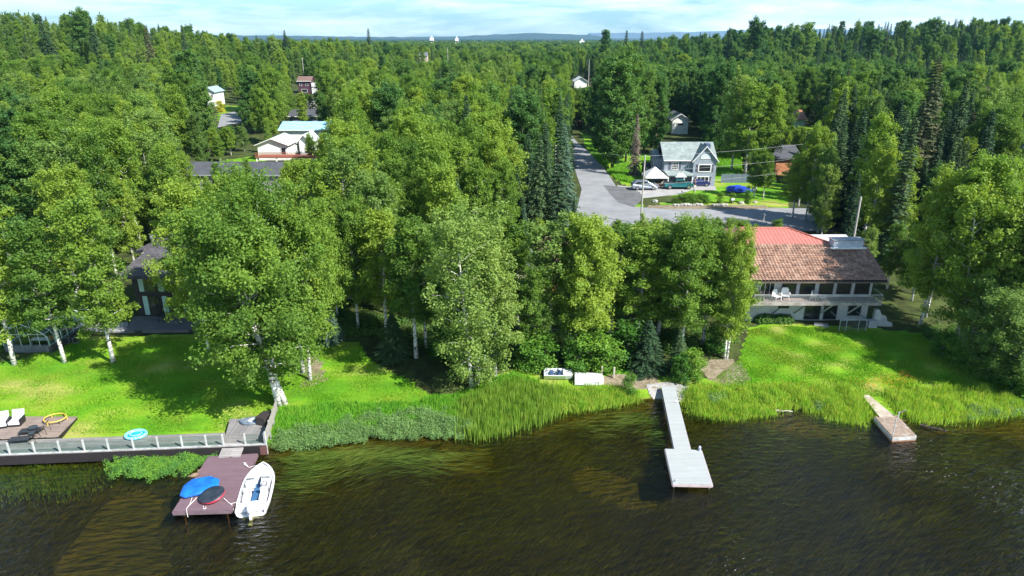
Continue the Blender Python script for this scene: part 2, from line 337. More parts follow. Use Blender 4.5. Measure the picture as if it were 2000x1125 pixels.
sheet('back_street', PP([(425,250),(432,224),(470,216),(500,214),(505,226),(470,240)]), asph, .12, 'short piece of grey street seen between the far left trees')
sheet('paved_yard', PP([(395,395),(420,360),(545,360),(560,395)]), conc, .12, 'pale concrete yard beyond the long dark roof')
sheet('garden_path', PP([(160,634),(250,630),(252,652),(170,648)]), conc, .06, 'pale path between the greenhouse and the wooden terrace')
sheet('gravel_patch', PP([(1262,752),(1300,747),(1345,754),(1352,768),(1340,782),(1310,790),(1280,786),(1268,770)]), pm('gravel', (.4,.39,.38), (.2,.19,.18), 9, .95, bump=.8, bscale=14), .05, 'grey gravel patch at the landward end of the grey dock', step=.6)
# ------------------------------------------------------------------ distant land
def ridge(name, label, y, x0, x1, prof, mat, depth=900, n=120):
    mb = MB(); pts = []
    for i in range(n+1):
        x = x0+(x1-x0)*i/n; h = prof(i/n)+6*mnoise.noise(Vector((i*.35, y, 0)))
        pts.append((x, h))
    vs = []; 
    for x, h in pts: vs += [(x, y-depth, 7.0), (x, y-depth*.35, 7+h*.7), (x, y, 7+h), (x, y+depth, 5)]
    fs = [(i*4+k, (i+1)*4+k, (i+1)*4+k+1, i*4+k+1) for i in range(n) for k in range(3)]
    return tag(mb.add(vs, fs).build(name, mat, smooth=True, center=False), label, kind='structure')
far_m = pm('far_forest', (.02,.045,.03), (.012,.03,.02), .004, .95)
ridge('hills', 'low wooded ridge along the horizon', 7500, XA(330, 7500, 20), XA(1180, 7500, 20), lambda t: 30+(1-abs(t-.83)/.17)*24*(t > .66)*1.0+8*math.sin(t*9) if t < .985 else 10, far_m)
ridge('mountains', 'faint blue mountains beyond the inlet', 13000, XA(1150, 13000, 20), XA(2400, 13000, 20), lambda t: 85+70*mnoise.noise(Vector((t*5, 2, 0)))+60*math.sin(t*3), pm('far_rock', (.1,.12,.14), (.07,.09,.1), .002, .95), 900)
# ================================================================== buildings
white = pm('white_paint', (.78,.78,.76), (.66,.66,.64), 2, .55); stucco = pm('white_stucco', (.50,.50,.50), (.38,.38,.385), 1.2, .85, bump=.3, detail=7)
glassd = pm('window_glass', (.012,.014,.018), (.02,.025,.03), 1, .08, spec=.8); darkwood = pm('dark_siding', (.035,.030,.032), (.02,.018,.02), 4, .75, stretch=(1, 1, 8))
trimd = pm('dark_trim', (.03,.03,.035), None, 3, .6); steel = pm('steel', (.5,.5,.52), (.4,.4,.42), 6, .35, .8); black = pm('black_frame', (.012,.012,.014), (.02,.02,.022), 6, .5)
def slat(name, c1, c2, h=.2, axis='z', rough=.7):
    # lap siding: horizontal boards seen as a repeating step in height
    if name in MATS: return MATS[name]
    m, t, b = base_mat(name); MATS[name] = m; L = t.links.new; b.inputs['Roughness'].default_value = rough
    tc = N(t, 'ShaderNodeTexCoord'); sx = N(t, 'ShaderNodeSeparateXYZ'); L(tc.outputs['Object'], sx.inputs[0])
    mo = N(t, 'ShaderNodeMath', operation='FRACT'); dv = N(t, 'ShaderNodeMath', operation='DIVIDE'); dv.inputs[1].default_value = h
    L(sx.outputs[{'x': 0, 'y': 1, 'z': 2}[axis]], dv.inputs[0]); L(dv.outputs[0], mo.inputs[0])
    r = ramp(t, [c2, c2, c1, c1], [0, .10, .2, 1]); L(mo.outputs[0], r.inputs[0])
    mm = mixc(t, 1.0, r.outputs[0], ramp_noise(t, 1.5, .82), 'MULTIPLY'); L(mm, b.inputs['Base Color'])
    bu = N(t, 'ShaderNodeBump'); bu.inputs['Strength'].default_value = .6; bu.inputs['Distance'].default_value = .03; L(mo.outputs[0], bu.inputs['Height']); L(bu.outputs[0], b.inputs['Normal'])
    return m
def ramp_noise(t, sc, lo):
    r = ramp(t, [(lo, lo, lo), (1, 1, 1)], [.35, .65]); L2 = t.links.new; L2(noi(t, sc, 5, .6).outputs['Fac'], r.inputs[0]); return r.outputs[0]
def shingle(name, c1, c2, gap, w_=.3, h_=.22):
    if name in MATS: return MATS[name]
    m, t, b = base_mat(name); MATS[name] = m; L = t.links.new; b.inputs['Roughness'].default_value = .9
    tc = N(t, 'ShaderNodeTexCoord'); br = N(t, 'ShaderNodeTexBrick'); br.inputs['Scale'].default_value = 1
    br.inputs['Brick Width'].default_value = w_; br.inputs['Row Height'].default_value = h_; br.inputs['Mortar Size'].default_value = .012
    for k, c in (('Color1', c1), ('Color2', c2), ('Mortar', gap)): br.inputs[k].default_value = (*c, 1)
    L(tc.outputs['Object'], br.inputs['Vector']); L(mixc(t, 1.0, br.outputs['Color'], ramp_noise(t, .9, .72), 'MULTIPLY'), b.inputs['Base Color'])
    return m
def window(parent, x0, x1, z0, z1, y, name='window', fr=white, ft=.09, mull=0, mullh=0, glass=None, facing='y'):
    # a window in a wall facing -y (or facing -x / +x): frame part with its pane as a sub-part
    m = MB(); g = MB(); d = .08
    def bb(mb, a0, a1, c0, c1, o0, o1):
        if facing == 'y': mb.b2(a0, a1, y+o0, y+o1, c0, c1)
        else: mb.b2(y+o0, y+o1, a0, a1, c0, c1)
    s = -1 if facing in ('y', '-x') else 1
    bb(m, x0, x0+ft, z0, z1, s*d, s*-.02); bb(m, x1-ft, x1, z0, z1, s*d, s*-.02); bb(m, x0+ft, x1-ft, z0, z0+ft, s*(d+.02), s*-.02); bb(m, x0+ft, x1-ft, z1-ft, z1, s*d, s*-.02)
    for k in range(mull): a = x0+(x1-x0)*(k+1)/(mull+1); bb(m, a-.03, a+.03, z0+ft, z1-ft, s*(d-.02), 0)
    for k in range(mullh): a = z0+(z1-z0)*(k+1)/(mullh+1); bb(m, x0+ft, x1-ft, a-.02, a+.02, s*(d-.03), 0)
    f = m.build(name, fr, parent); bb(g, x0+ft*.7, x1-ft*.7, z0+ft*.7, z1-ft*.7, s*.03, s*.005); g.build('pane', glass or glassd, f); return f
# ---------------------------------------------------------------- grey blue house at the street corner
FY = P(1386, 363).y; gz = h1(33, FY)
hA = empty('two_storey_house', (0, FY, gz), 0, 'grey blue two storey house with a front gable, dark shutters and half round gable window', 'house')
def xa(px, z=3.0, dy=0): return XA(px, FY+dy, gz+z)
bsid = slat('grey_blue_siding', (.30,.345,.40), (.16,.19,.23), .22); groof = shingle('grey_green_shingles', (.27,.32,.31), (.21,.25,.245), (.13,.16,.16), .5, .25)
xl, xm, xr = xa(1298), xa(1352), xa(1396.5); E = 5.0; D_ = 8.0
MB().b2(xl, xm, .35, D_, 0, E).b2(xm, xr, -.6, D_-.01, -.01, E+.01).extr([(xm+.001, E+.012), (xr-.001, E+.012), ((xm+xr)/2, E+2.5)], 'y', -.599, 3.5).build('wall', bsid, hA)
MB().b2(xa(1284), xl-.002, 3.2, D_-.5, 0, 4.7).build('side_wing', bsid, hA)
gcx = (xm+xr)/2; ov = .35
def gable_roof_y(mb, x0, x1, y0, y1, ze, zr, th=.16):   # ridge runs along y
    c = (x0+x1)/2
    for a, s in ((x0, -1), (x1, 1)):
        mb.add([(a, y0, ze), (c, y0, zr), (c, y1, zr), (a, y1, ze), (a, y0, ze-th), (c, y0, zr-th), (c, y1, zr-th), (a, y1, ze-th)],
               [(0,1,2,3), (7,6,5,4), (0,4,5,1), (3,2,6,7), (0,3,7,4)] if s > 0 else [(3,2,1,0), (4,5,6,7), (1,5,4,0), (7,6,2,3), (4,7,3,0)])
    return mb
def gable_roof_x(mb, x0, x1, y0, y1, ze, zr, th=.16):
    c = (y0+y1)/2
    for a, s in ((y0, 1), (y1, -1)):
        mb.add([(x0, a, ze), (x1, a, ze), (x1, c, zr), (x0, c, zr), (x0, a, ze-th), (x1, a, ze-th), (x1, c, zr-th), (x0, c, zr-th)],
               [(0,1,2,3), (7,6,5,4), (0,4,5,1), (1,5,6,2), (0,3,7,4)] if s > 0 else [(3,2,1,0), (4,5,6,7), (1,5,4,0), (2,6,5,1), (4,7,3,0)])
    return mb
rf = MB(); gable_roof_x(rf, xl-.35, xr+.3, -.05, D_+.3, E-.05, E+2.75); gable_roof_y(rf, xm-ov, xr+ov, -.95, 4.1, E-.28, E+2.62)
rA = rf.build('roof', groof, hA)
MB().extr([(3.0, 4.6), (8.0, 4.6), (8.0, 4.75), (5.5, 6.1), (3.0, 4.75)], 'x', xa(1284)-.25, xl-.36).build('side_roof', groof, hA)
tr = MB()
for s in (-1, 1):
    a = Vector((gcx+s*(xr-xm+2*ov)/2, -.98, E-.42)); b_ = Vector((gcx, -.98, E+2.5)); tr.add([a, b_, b_+Vector((0,0,.2)), a+Vector((0,0,.2)), a+Vector((0,.1,0)), b_+Vector((0,.1,0)), b_+Vector((0,.1,.2)), a+Vector((0,.1,.2))], [(0,1,2,3), (4,7,6,5), (3,2,6,7), (0,4,5,1)])
tr.b2(xl-.3, xm-.4, -.12, -.05, E-.26, E-.06).build('fascia', white, hA)
MB().b2(xa(1384.5, 6), xa(1393.5, 6), 2.4, 3.8, 3, E+2.6).build('chimney', slat('dark_blue_siding', (.07,.11,.19), (.04,.06,.11), .22), hA)
window(hA, xa(1312), xa(1325), 2.95, 4.45, .35, mull=3, mullh=2); window(hA, xa(1341.5), xa(1345.5), 3.3, 4.5, .35)
window(hA, xa(1361.5), xa(1387), 2.75, 4.25, -.6, ft=.16); window(hA, xa(1360.5), xa(1384.5), .45, 1.95, -.6, mull=2, ft=.12)
window(hA, xa(1305), xa(1311), .5, 2.0, .35); window(hA, xa(1341), xa(1346), .5, 2.0, .35)
sh_ = [(xa(1308), 3.0, .35), (xa(1328.5), 3.0, .35), (xa(1359), 2.8, -.6), (xa(1389.8), 2.8, -.6), (xa(1358.5), .5, -.6), (xa(1387), .5, -.6)]
for x, z, y in sh_: MB().b2(x-.16, x+.16, y-.06, y, z, z+1.4).build('shutter', pm('shutter_grey', (.09,.09,.12), None, 5, .6), hA)
m = MB(); n = 9; cx0 = gcx; r_ = .95
pts = [(cx0+r_*math.cos(math.pi*k/n), E+.28+r_*.9*math.sin(math.pi*k/n)) for k in range(n+1)]
m.extr(pts, 'y', -.67, -.6); f = m.build('gable_window', white, hA)
for k in range(1, 6):
    a0, a1 = math.pi*k/6-.2, math.pi*k/6+.2
    MB().extr([(cx0+.3*math.cos(math.pi*k/6), E+.33+.3*math.sin(math.pi*k/6)), (cx0+.82*math.cos(a0), E+.3+.76*math.sin(a0)), (cx0+.82*math.cos(a1), E+.3+.76*math.sin(a1))], 'y', -.69, -.671).build('pane', pm('pale_glass', (.3,.42,.5), (.5,.6,.66), 3, .15), f)
pr = MB().add([(xa(1302), -1.5, 2.25), (xm+.05, -1.5, 2.25), (xm+.05, .35, 2.85), (xl, .35, 2.85), (xa(1302), -1.5, 2.1), (xm+.05, -1.5, 2.1), (xm+.05, .35, 2.7), (xl, .35, 2.7)], [(0,1,2,3), (7,6,5,4), (0,4,5,1), (0,3,7,4), (1,5,6,2)]).build('porch_roof', groof, hA)
MB().add([(xa(1315), -2.3, 2.1), (xa(1337), -2.3, 2.1), (xa(1330), -1.6, 2.75), (xa(1322), -1.6, 2.75), (xa(1315), -1.4, 2.1), (xa(1337), -1.4, 2.1), (xa(1330), -1.3, 2.75), (xa(1322), -1.3, 2.75)], [(0,1,2,3), (0,3,7,4), (1,5,6,2), (3,2,6,7), (4,7,6,5), (0,4,5,1)]).build('entry_canopy', pm('pale_roofing', (.55,.6,.6), None, 3, .6), hA)
for x in (xa(1303.5), xa(1321), xa(1334), xa(1350)): MB().b2(x-.08, x+.08, -1.42, -1.26, 0, 2.1).build('porch_post', white, hA)
MB().b2(xa(1325), xa(1331), .25, .33, .1, 2.1).build('door', pm('teal_door', (.25,.42,.45), None, 4, .5), hA)
window(hA, 3.9, 5.2, 2.7, 4.2, xa(1284)-.002, facing='-x')
# canopy tent
cz = h1(xa(1281), FY-3)
tent = empty('canopy_tent', (xa(1277.5, 0, 0), FY+.3, cz), 0, 'white peaked canopy tent beside the porch of the grey blue house', 'canopy')
MB().add([(-2.1,-2.1,2.05), (2.1,-2.1,2.05), (2.1,2.1,2.05), (-2.1,2.1,2.05), (0,0,3.7), (-2.1,-2.1,1.8), (2.1,-2.1,1.8), (2.1,2.1,1.8), (-2.1,2.1,1.8)],
         [(0,1,4), (1,2,4), (2,3,4), (3,0,4), (0,5,6,1), (1,6,7,2), (2,7,8,3), (3,8,5,0)]).build('canopy', pm('canvas', (.72,.70,.66), (.62,.60,.56), 2, .8), tent)
for x in (-2.02, 2.02):
    for y in (-2.02, 2.02): MB().tube([(x, y, 0), (x, y, 2.0)], .045, 6).build('leg', steel, tent)
m = MB()
for k in range(3): m.b2(-1.9, 1.9, -2.08, -2.0, .35+k*.22, .45+k*.22)
m.build('railing', pm('red_brown_wood', (.16,.05,.035), (.10,.03,.02), 4, .8), tent)
# white barn style door panel of shed
shx = XA(1271, 136, gz+1.3)
sdp = empty('garden_shed', (shx, 136, h1(shx, 136)), 0, 'small dark shed with a white crossed barn door left of the grey blue house', 'shed')
gable_roof_x(MB().b2(-1.4, 1.4, 0, 2.4, 0, 2.5), -1.6, 1.6, -.2, 2.6, 2.45, 3.1).build('wall', trimd, sdp)
m = MB().b2(-.95, .95, -.05, 0, .1, 2.4); m.build('barn_door', pm('blue_door', (.10,.14,.2), None, 3, .6), sdp)
m = MB(); 
for a, b_ in (((-.95,.1), (.95,2.4)), ((-.95,2.4), (.95,.1)), ((-.95,.1), (-.95,2.4)), ((.95,.1), (.95,2.4)), ((-.95,.15), (.95,.15)), ((-.95,2.35), (.95,2.35))): m.tube([(a[0], -.09, a[1]), (b_[0], -.09, b_[1])], .07, 4)
m.build('door_trim', white, sdp)
# ---------------------------------------------------------------- white lake house with tiled roof
FB = 67.6; zb = h1(32, FB)+.05
hB = empty('tiled_roof_house', (0, FB, zb), 0, 'white two storey lake house with brown clay tile roof, red metal ridge and long balcony', 'house')
def xb(px, z=4.0, dy=0): return XA(px, FB+dy, zb+z)
XL, XR = 25.0, 38.0
MB().b2(XL, XR, 0, 9, -.6, 2.55).b2(XL, XR, -.012, 9.01, 2.551, 5.35).extr([(0, 5.351), (9, 5.351), (7.4, 7.4), (4.2, 6.9)], 'x', XL+.02, XR-.02).build('wall', stucco, hB)
def tile_mesh(x0, x1, y0, y1, z0, z1, w_=.26, rows=20, amp=.055):
    nxx = int((x1-x0)/w_)*6; xs = np.linspace(x0, x1, nxx+1); vs = []; fs = []
    cs = (y1-y0)/rows
    for r in range(rows):
        for e in (0, 1):
            tt = (r+e)/rows; yv = y0+(y1-y0)*tt; zv = z0+(z1-z0)*tt+(.05 if e == 0 else 0)
            for i, x in enumerate(xs): vs.append((x, yv-(.03 if e == 0 else 0), zv+amp*abs(math.sin(math.pi*(x-x0)/w_))))
    n = nxx+1
    for r in range(rows):
        for i in range(nxx): a = (2*r)*n+i; fs.append((a, a+1, a+n+1, a+n))
        if r: 
            for i in range(nxx): a = (2*r-1)*n+i; b_ = (2*r)*n+i; fs.append((b_, b_+1, a+1, a))
    for i in range(nxx): vs_ = None
    return MB().add(vs, fs)
tm, t, b = base_mat('clay_tiles'); L = t.links.new; b.inputs['Roughness'].default_value = .85
c0 = ramp(t, [(.16,.11,.08), (.29,.17,.12), (.34,.245,.19), (.38,.125,.07)], [.3, .48, .62, .8]); L(noi(t, 1.1, 6, .8).outputs['Fac'], c0.inputs[0])
v1 = N(t, 'ShaderNodeTexVoronoi'); v1.inputs['Scale'].default_value = 3.2; vc = N(t, 'ShaderNodeTexCoord'); L(vc.outputs['Object'], v1.inputs['Vector'])
vr = N(t, 'ShaderNodeSeparateColor'); L(v1.outputs['Color'], vr.inputs[0]); vv = ramp(t, [(.55,.5,.48), (1.25,1.2,1.15)], [.1, .9]); L(vr.outputs[0], vv.inputs[0])
L(mixc(t, .85, c0.outputs[0], vv.outputs[0], 'MULTIPLY'), b.inputs['Base Color'])
tile_mesh(XL-.6, XR+.75, -1.4, 4.2, 4.92, 7.15, .34, 15, .10).build('tile_roof', tm, hB)
MB().add([(XL-.6,-1.35,4.86), (XR+.75,-1.35,4.86), (XR+.75,4.25,7.1), (XL-.6,4.25,7.1), (XL-.6,-1.35,4.68), (XR+.75,-1.35,4.68), (XR+.75,4.25,6.9), (XL-.6,4.25,6.9)], [(0,1,2,3), (7,6,5,4), (0,4,5,1), (1,5,6,2), (0,3,7,4)]).build('roof_deck', trimd, hB)
MB().b2(XL-.6, XR+.75, -1.53, -1.41, 4.70, 4.84).build('gutter', pm('brown_gutter', (.12,.09,.07), None, 3, .5), hB)
redm = slat('red_metal_roof', (.46,.165,.13), (.17,.045,.035), .42, 'x', .45)
rx0, rx1, rx2 = XL-.6, 31.3, 35.0
MB().add([(rx0,4.2,7.22), (rx2,4.2,7.22), (rx1,7.5,8.15), (rx0+1.5,7.5,8.15), (rx0,10.8,7.2), (rx2+3,10.8,5.2), (rx0,4.2,7.1), (rx2,4.2,7.1)], [(0,1,2,3), (1,5,2), (2,5,4,3), (0,3,4), (6,7,1,0)]).build('metal_roof', redm, hB)
MB().add([(XR+.75,4.25,7.12), (XR+.75,10,5.0), (rx2-.3,10,5.0), (rx2-.3,4.25,7.12)], [(0,1,2,3)]).build('back_roof', tm, hB)
rr = MB().tube([(rx1,7.5,8.18), (rx2,4.25,7.3)], .09, 6).tube([(rx0+1.5,7.5,8.18), (rx1,7.5,8.18)], .09, 6).build('ridge_cap', pm('red_trim', (.42,.12,.09), None, 3, .5), hB)
cxa, cxb = xb(1620, 6.5, 4), xb(1677.5, 6.5, 4)
ch = MB().b2(cxa, cxb, 3.3, 4.5, 5.8, 7.85).build('chimney', pm('pale_blue_stucco', (.5,.54,.6), (.4,.43,.48), 1.5, .8), hB)
MB().b2(cxa-.12, cxb+.12, 3.22, 4.58, 7.851, 7.93).build('chimney_cap', pm('grey_flashing', (.32,.34,.38), None, 3, .4, .4), ch)
MB().b2(cxa-.35, cxb+.3, 3.05, 3.3, 6.98, 7.14).build('flashing', white, ch)
curt = pm('dark_curtain', (.035,.03,.02), (.012,.012,.012), 4, .25, stretch=(9, 1, .3), spec=.7)
for a, b_, mu in ((1485, 1513.6, 2), (1528, 1555.6, 0), (1563, 1592, 0), (1600.6, 1628, 0), (1635, 1663, 0), (1670, 1699, 0), ):
    window(hB, XA(a, FB, zb+4), XA(b_, FB, zb+4), 2.72 if mu == 2 else 2.95, 4.9, -.012, fr=white if mu else trimd, ft=.07, mull=mu, glass=curt if 1590 < a < 1690 else glassd)
for a, b_, z0, z1, mu in ((1520, 1541, 1.35, 2.15, 1), (1572.5, 1603.5, .05, 2.2, 1), (1610, 1636, .05, 2.2, 0), (1657, 1682, .5, 2.3, 0)):
    window(hB, XA(a, FB, zb+1.5), XA(b_, FB, zb+1.5), z0, z1, 0, fr=trimd, ft=.08, mull=mu, name='window' if z0 > .2 else 'sliding_door')
bal = MB().b2(XL, XR+.25, -1.75, -.013, 2.45, 2.62).build('balcony_floor', planks('balcony_boards', (.30,.24,.22), (.24,.19,.17), (.08,.06,.05), .15, 0), hB)
MB().b2(XL, XR+.3, -1.85, -1.752, 2.36, 2.66).build('balcony_fascia', pm('weathered_trim', (.36,.33,.30), (.2,.18,.16), 1.5, .8), hB)
m = MB(); m.b2(XL, XR+.28, -1.80, -1.76, 3.5, 3.55).b2(XL, XR+.28, -1.80, -1.76, 2.72, 2.75)
x = XL
while x < XR+.3: m.b2(x-.012, x+.012, -1.792, -1.768, 2.75, 3.5); x += .16
m.b2(XR+.24, XR+.28, -1.76, -.03, 3.5, 3.55)
m.build('balcony_railing', pm('white_iron', (.5,.5,.5), None, 3, .5), hB)
for px in (1515, 1557, 1609, 1662):
    x = XA(px, FB, zb+1.5); dk = px < 1590
    MB().tube([(x-.25, -.05, .75), (x+.25, -1.6, 2.44)], .05 if dk else .08, 4).build('balcony_brace', trimd if dk else stucco, hB)
m = MB().extr([(0,-.3),(0,2.0),(.45,2.0),(.75,1.35),(1.25,1.25),(1.5,.6),(2.0,.5),(2.2,-.3)], 'y', -.2, .2)
tag(m.build('retaining_wall', stucco), 'stepped white stucco retaining wall running down from the right corner of the tiled roof house', 'wall').location = (XR+1.15, FB-1.2, zb-.6)
# glass dog run enclosure
ez = h1(36, FB-2.2); en = empty('wire_enclosure', (0, FB-2.6, ez), 0, 'low pale framed mesh enclosure against the shaded lower wall of the tiled roof house', 'enclosure')
ex = [XA(q, FB-2.6, ez+.6) for q in (1640, 1653, 1677, 1692)]
m = MB()
for x in ex: m.b2(x-.03, x+.03, -.03, .03, 0, 1.25)
m.b2(ex[0], ex[3], -.025, .025, 1.2, 1.26).b2(ex[0]-.03, ex[0]+.03, 0, 2.3, 1.19, 1.25).b2(ex[3]-.03, ex[3]+.03, 0, 2.3, 1.19, 1.25).build('frame', pm('pale_frame', (.34,.40,.40), None, 3, .5), en)
msh = MB(); x = ex[0]
while x < ex[3]: msh.b2(x-.004, x+.004, -.004, .004, .03, 1.2); x += .09
for k in range(12): msh.b2(ex[0], ex[3], -.008, -.005, .08+k*.1, .088+k*.1)
msh.build('mesh', pm('wire', (.2,.22,.22), None, 3, .5), en)
bx_ = MB().b2(-.45, .45, -.3, .3, 0, .75).b2(-.5, .5, -.35, .35, .751, .82).build('storage_chest', pm('grey_plastic', (.42,.42,.45), None, 3, .5), bevel=.02)
tag(bx_, 'grey storage chest at the corner beside the mesh enclosure', 'chest').location = (XA(1703, FB-1.6, ez+.5), FB-1.6, ez)
pl_ = MB().b2(-.7, .7, -.45, .45, 0, .08).build('paving_slab', conc); tag(pl_, 'pale slab lying before the shaded sliding door', 'slab').location = (XA(1603, FB-1.2, zb), FB-1.3, h1(33, FB-1.3)+.05); pl_.rotation_euler = (0, 0, -.35)
# garden chairs on the balcony
wpl = pm('white_plastic', (.8,.8,.8), (.7,.7,.7), 3, .4)
def garden_chair(x, y, z, rz, label, s=1.0):
    t_ = empty('garden_chair', (x, y, z), rz, label, 'chair', 'white chairs on the long balcony'); t_.scale = (s, s, s)
    MB().b2(-.28, .28, -.27, .25, .36, .41).build('seat', wpl, t_, bevel=.01)
    m = MB(); prof = [(-.27, .40), (.27, .40), (.3, .8), (.2, .98), (-.2, .98), (-.3, .8)]
    m.extr(prof, 'y', .24, .29); m.build('backrest', wpl, t_)
    for sx in (-1, 1):
        MB().b2(sx*.33-.045, sx*.33+.045, -.3, .27, .6, .635).build('armrest', wpl, t_)
        for yy in (-.25, .24): MB().tube([(sx*.30, yy, .62 if yy < 0 else .6), (sx*.33, yy*1.1, 0)], .025, 5).build('leg', wpl, t_)
    return t_
zc = zb+2.62
garden_chair(xb(1517, 3, -1), FB-.95, zc, .5, 'white plastic chair with arms nearest the balcony sliding door', 1.15)
garden_chair(xb(1535, 3, -1), FB-.75, zc, -.2, 'white high backed chair second along the balcony', 1.25)
garden_chair(xb(1592, 3, -1), FB-.8, zc, .9, 'white chair turned sideways in the middle of the balcony')
tb = empty('side_table', (xb(1607, 3, -1), FB-.9, zc), 0, 'small low white table beside the sideways balcony chair', 'table')
MB().cyl((0,0,.38), .42, .04, 16).build('table_top', wpl, tb); MB().cyl((0,0,0), .05, .38, 8).build('leg', wpl, tb)
gr = empty('grill', (XA(1483, FB-1, zb+3), FB-1.0, zc), 0, 'dark covered grill at the left end of the balcony', 'grill')
MB().b2(-.4,.4,-.25,.25,.0,.75).build('cabinet', black, gr, bevel=.03); MB().lathe([(.02,.0), (.33,.03), (.3,.2), (.12,.3)], (0,0,.752), 14, 1.2, .8).build('lid', black, gr)
# ---------------------------------------------------------------- dark house on the left
FC = 68.0; zc_ = h1(-36, FC)+.05
hC = empty('dark_timber_house', (0, FC, zc_), 0, 'dark timber house with black roof and tall glass doors with pale green curtains', 'house')
xc = lambda px, z=2: XA(px, FC, zc_+z)
a0, a1 = xc(267), xc(267)+15.5
MB().b2(a0, a1, 0, 9, -.4, 2.6).b2(a0, a1, -.25, 9.01, 2.601, 5.1).build('wall', darkwood, hC)
droof = shingle('dark_shingles', (.095,.088,.098), (.065,.06,.068), (.03,.03,.03), .6, .3)
q = [(a0-1.0,-1.3,5.0), (a1+.8,-1.3,5.0), (a1+.8,9.8,5.0), (a0-1.0,9.8,5.0)]; q2 = [(a0+1.0,2.2,6.9), (a1-2,2.2,6.9), (a1-2,7.5,6.9), (a0+1.0,7.5,6.9)]
MB().add(q+q2, [(0,1,5,4), (1,2,6,5), (2,3,7,6), (3,0,4,7), (4,5,6,7)]).add([(x, y, z-.3) for x, y, z in q]+q, [(3,2,1,0), (0,1,5,4), (1,2,6,5), (2,3,7,6), (3,0,4,7)]).build('roof', droof, hC)
MB().add([(a0-1.05,3.2,6.35), (a0+.2,2.6,6.75), (a0+1.7,4.9,7.35), (a0+.2,5.6,7.0), (a0-1.05,3.2,6.0), (a0+.2,2.6,6.4), (a0+1.7,4.9,7.0), (a0+.2,5.6,6.6)], [(0,1,2,3), (0,4,5,1), (1,5,6,2), (2,6,7,3), (3,7,4,0)]).build('roof_fin', droof, hC)
cur = pm('green_curtain', (.42,.62,.58), (.30,.48,.45), 3, .7, stretch=(8, 1, .2)); gint = pm('room_glass', (.015,.018,.016), (.05,.055,.04), 1.2, .1, spec=.8)
for i, px in enumerate((277, 315, 354)):
    x0 = xc(px); x1 = x0+1.85
    for z0, z1, y in ((.1, 2.45, 0), (2.85, 4.75, -.25)):
        f = window(hC, x0, x1, z0, z1, y, fr=black, ft=.08, mull=1, glass=gint, name='glass_door' if z0 < 1 else 'window')
        MB().b2(x0+.1, x0+.62, y-.05, y-.032, z0+.1, z1-.1).build('curtain', cur, f)
for k, (dx, dy) in enumerate(((0, 0), (.42, .35))):
    v = MB().cyl((0,0,-.4), .13, 1.3, 10).lathe([(.24,.9), (.24,1.15), (.1,1.3)], (0,0,0), 12).build('vent_pipe', steel, hC, smooth=False); v.location = (a0+.35+dx, 4.6+dy, 6.5)
tw = MB(); tp = PP([(244,651),(403,649),(470,649),(460,622),(262,619)], 0)
tw.prism([Vector((p.x, p.y, zc_+.06)) for p in tp], .35)
tag(tw.build('terrace', planks('terrace_boards', (.17,.165,.175), (.13,.125,.135), (.04,.04,.04), .16, 0)), 'dark timber terrace in front of the dark timber house', 'terrace')
ts = empty('patio_table', (xc(333, 0), FC-1.4, zc_+.08), 0, 'small black patio table with a bench outside the green curtained doors', 'table')
MB().cyl((0,0,.7), .55, .04, 16).build('table_top', black, ts)
for k in range(4): MB().tube([(.4*math.cos(k*1.57+.7), .4*math.sin(k*1.57+.7), .7), (.5*math.cos(k*1.57+.7), .5*math.sin(k*1.57+.7), 0)], .03, 5).build('leg', black, ts)
# ---------------------------------------------------------------- greenhouse
gp = P(12, 692); gq = P(98, 690); ghz = gp.z
gh = empty('greenhouse', (gp.x-.3, gp.y+.4, ghz), 0, 'glass greenhouse with curved eave and pale metal frame on a grey block base', 'greenhouse')
W_, Lg = 4.5, 5.6
MB().b2(0, W_, 0, .2, 0, .75).b2(0, W_, Lg-.2, Lg, 0, .75).b2(0, .2, .2, Lg-.2, 0, .75).b2(W_-.2, W_, .2, Lg-.2, 0, .75).build('base_wall', pm('grey_block', (.16,.17,.18), (.11,.115,.12), 2, .9, bump=.4), gh)
al = pm('aluminium', (.62,.68,.68), None, 4, .4, .1)
prof = [(0,.75), (0,1.9), (1.7,3.15), (3.4,2.35), (4.1,1.95), (4.42,1.4), (W_,.75)]
m = MB()
for y in np.linspace(0, Lg, 7): m.tube([(p[0], y, p[1]) for p in prof], .055 if y < .1 else .035, 5)
for p in prof: m.tube([(p[0], 0, p[1]), (p[0], Lg, p[1])], .03 if p != prof[2] else .06, 5)
for x, zt in ((.85, 2.5), (1.7, 3.15), (2.6, 2.7), (3.5, 2.3)): m.tube([(x, 0, .75), (x, 0, zt)], .03, 5).tube([(x, Lg, .75), (x, Lg, zt)], .03, 5)
m.tube([(0,0,1.9), (4.1,0,1.9)], .03, 5); m.build('frame', al, gh)
gm_, t, b = base_mat('clear_glass'); t.nodes.remove(b); MATS['clear_glass'] = gm_; L = t.links.new
tr_ = N(t, 'ShaderNodeBsdfTransparent'); tr_.inputs[0].default_value = (.86,.93,.91,1); gg = N(t, 'ShaderNodeBsdfGlossy'); gg.inputs['Roughness'].default_value = .03; lwt = N(t, 'ShaderNodeLayerWeight'); lwt.inputs[0].default_value = .5; pw_ = N(t, 'ShaderNodeMath', operation='POWER'); pw_.inputs[1].default_value = 4.5; ff = N(t, 'ShaderNodeMath', operation='MULTIPLY_ADD'); ff.inputs[1].default_value = .9; ff.inputs[2].default_value = .03; t.links.new(lwt.outputs['Facing'], pw_.inputs[0]); t.links.new(pw_.outputs[0], ff.inputs[0]); sm = N(t, 'ShaderNodeMixShader')
L(ff.outputs[0], sm.inputs[0]); L(tr_.outputs[0], sm.inputs[1]); L(gg.outputs[0], sm.inputs[2]); L(sm.outputs[0], t.nodes['Material Output'].inputs[0])
m = MB(); n = len(prof)
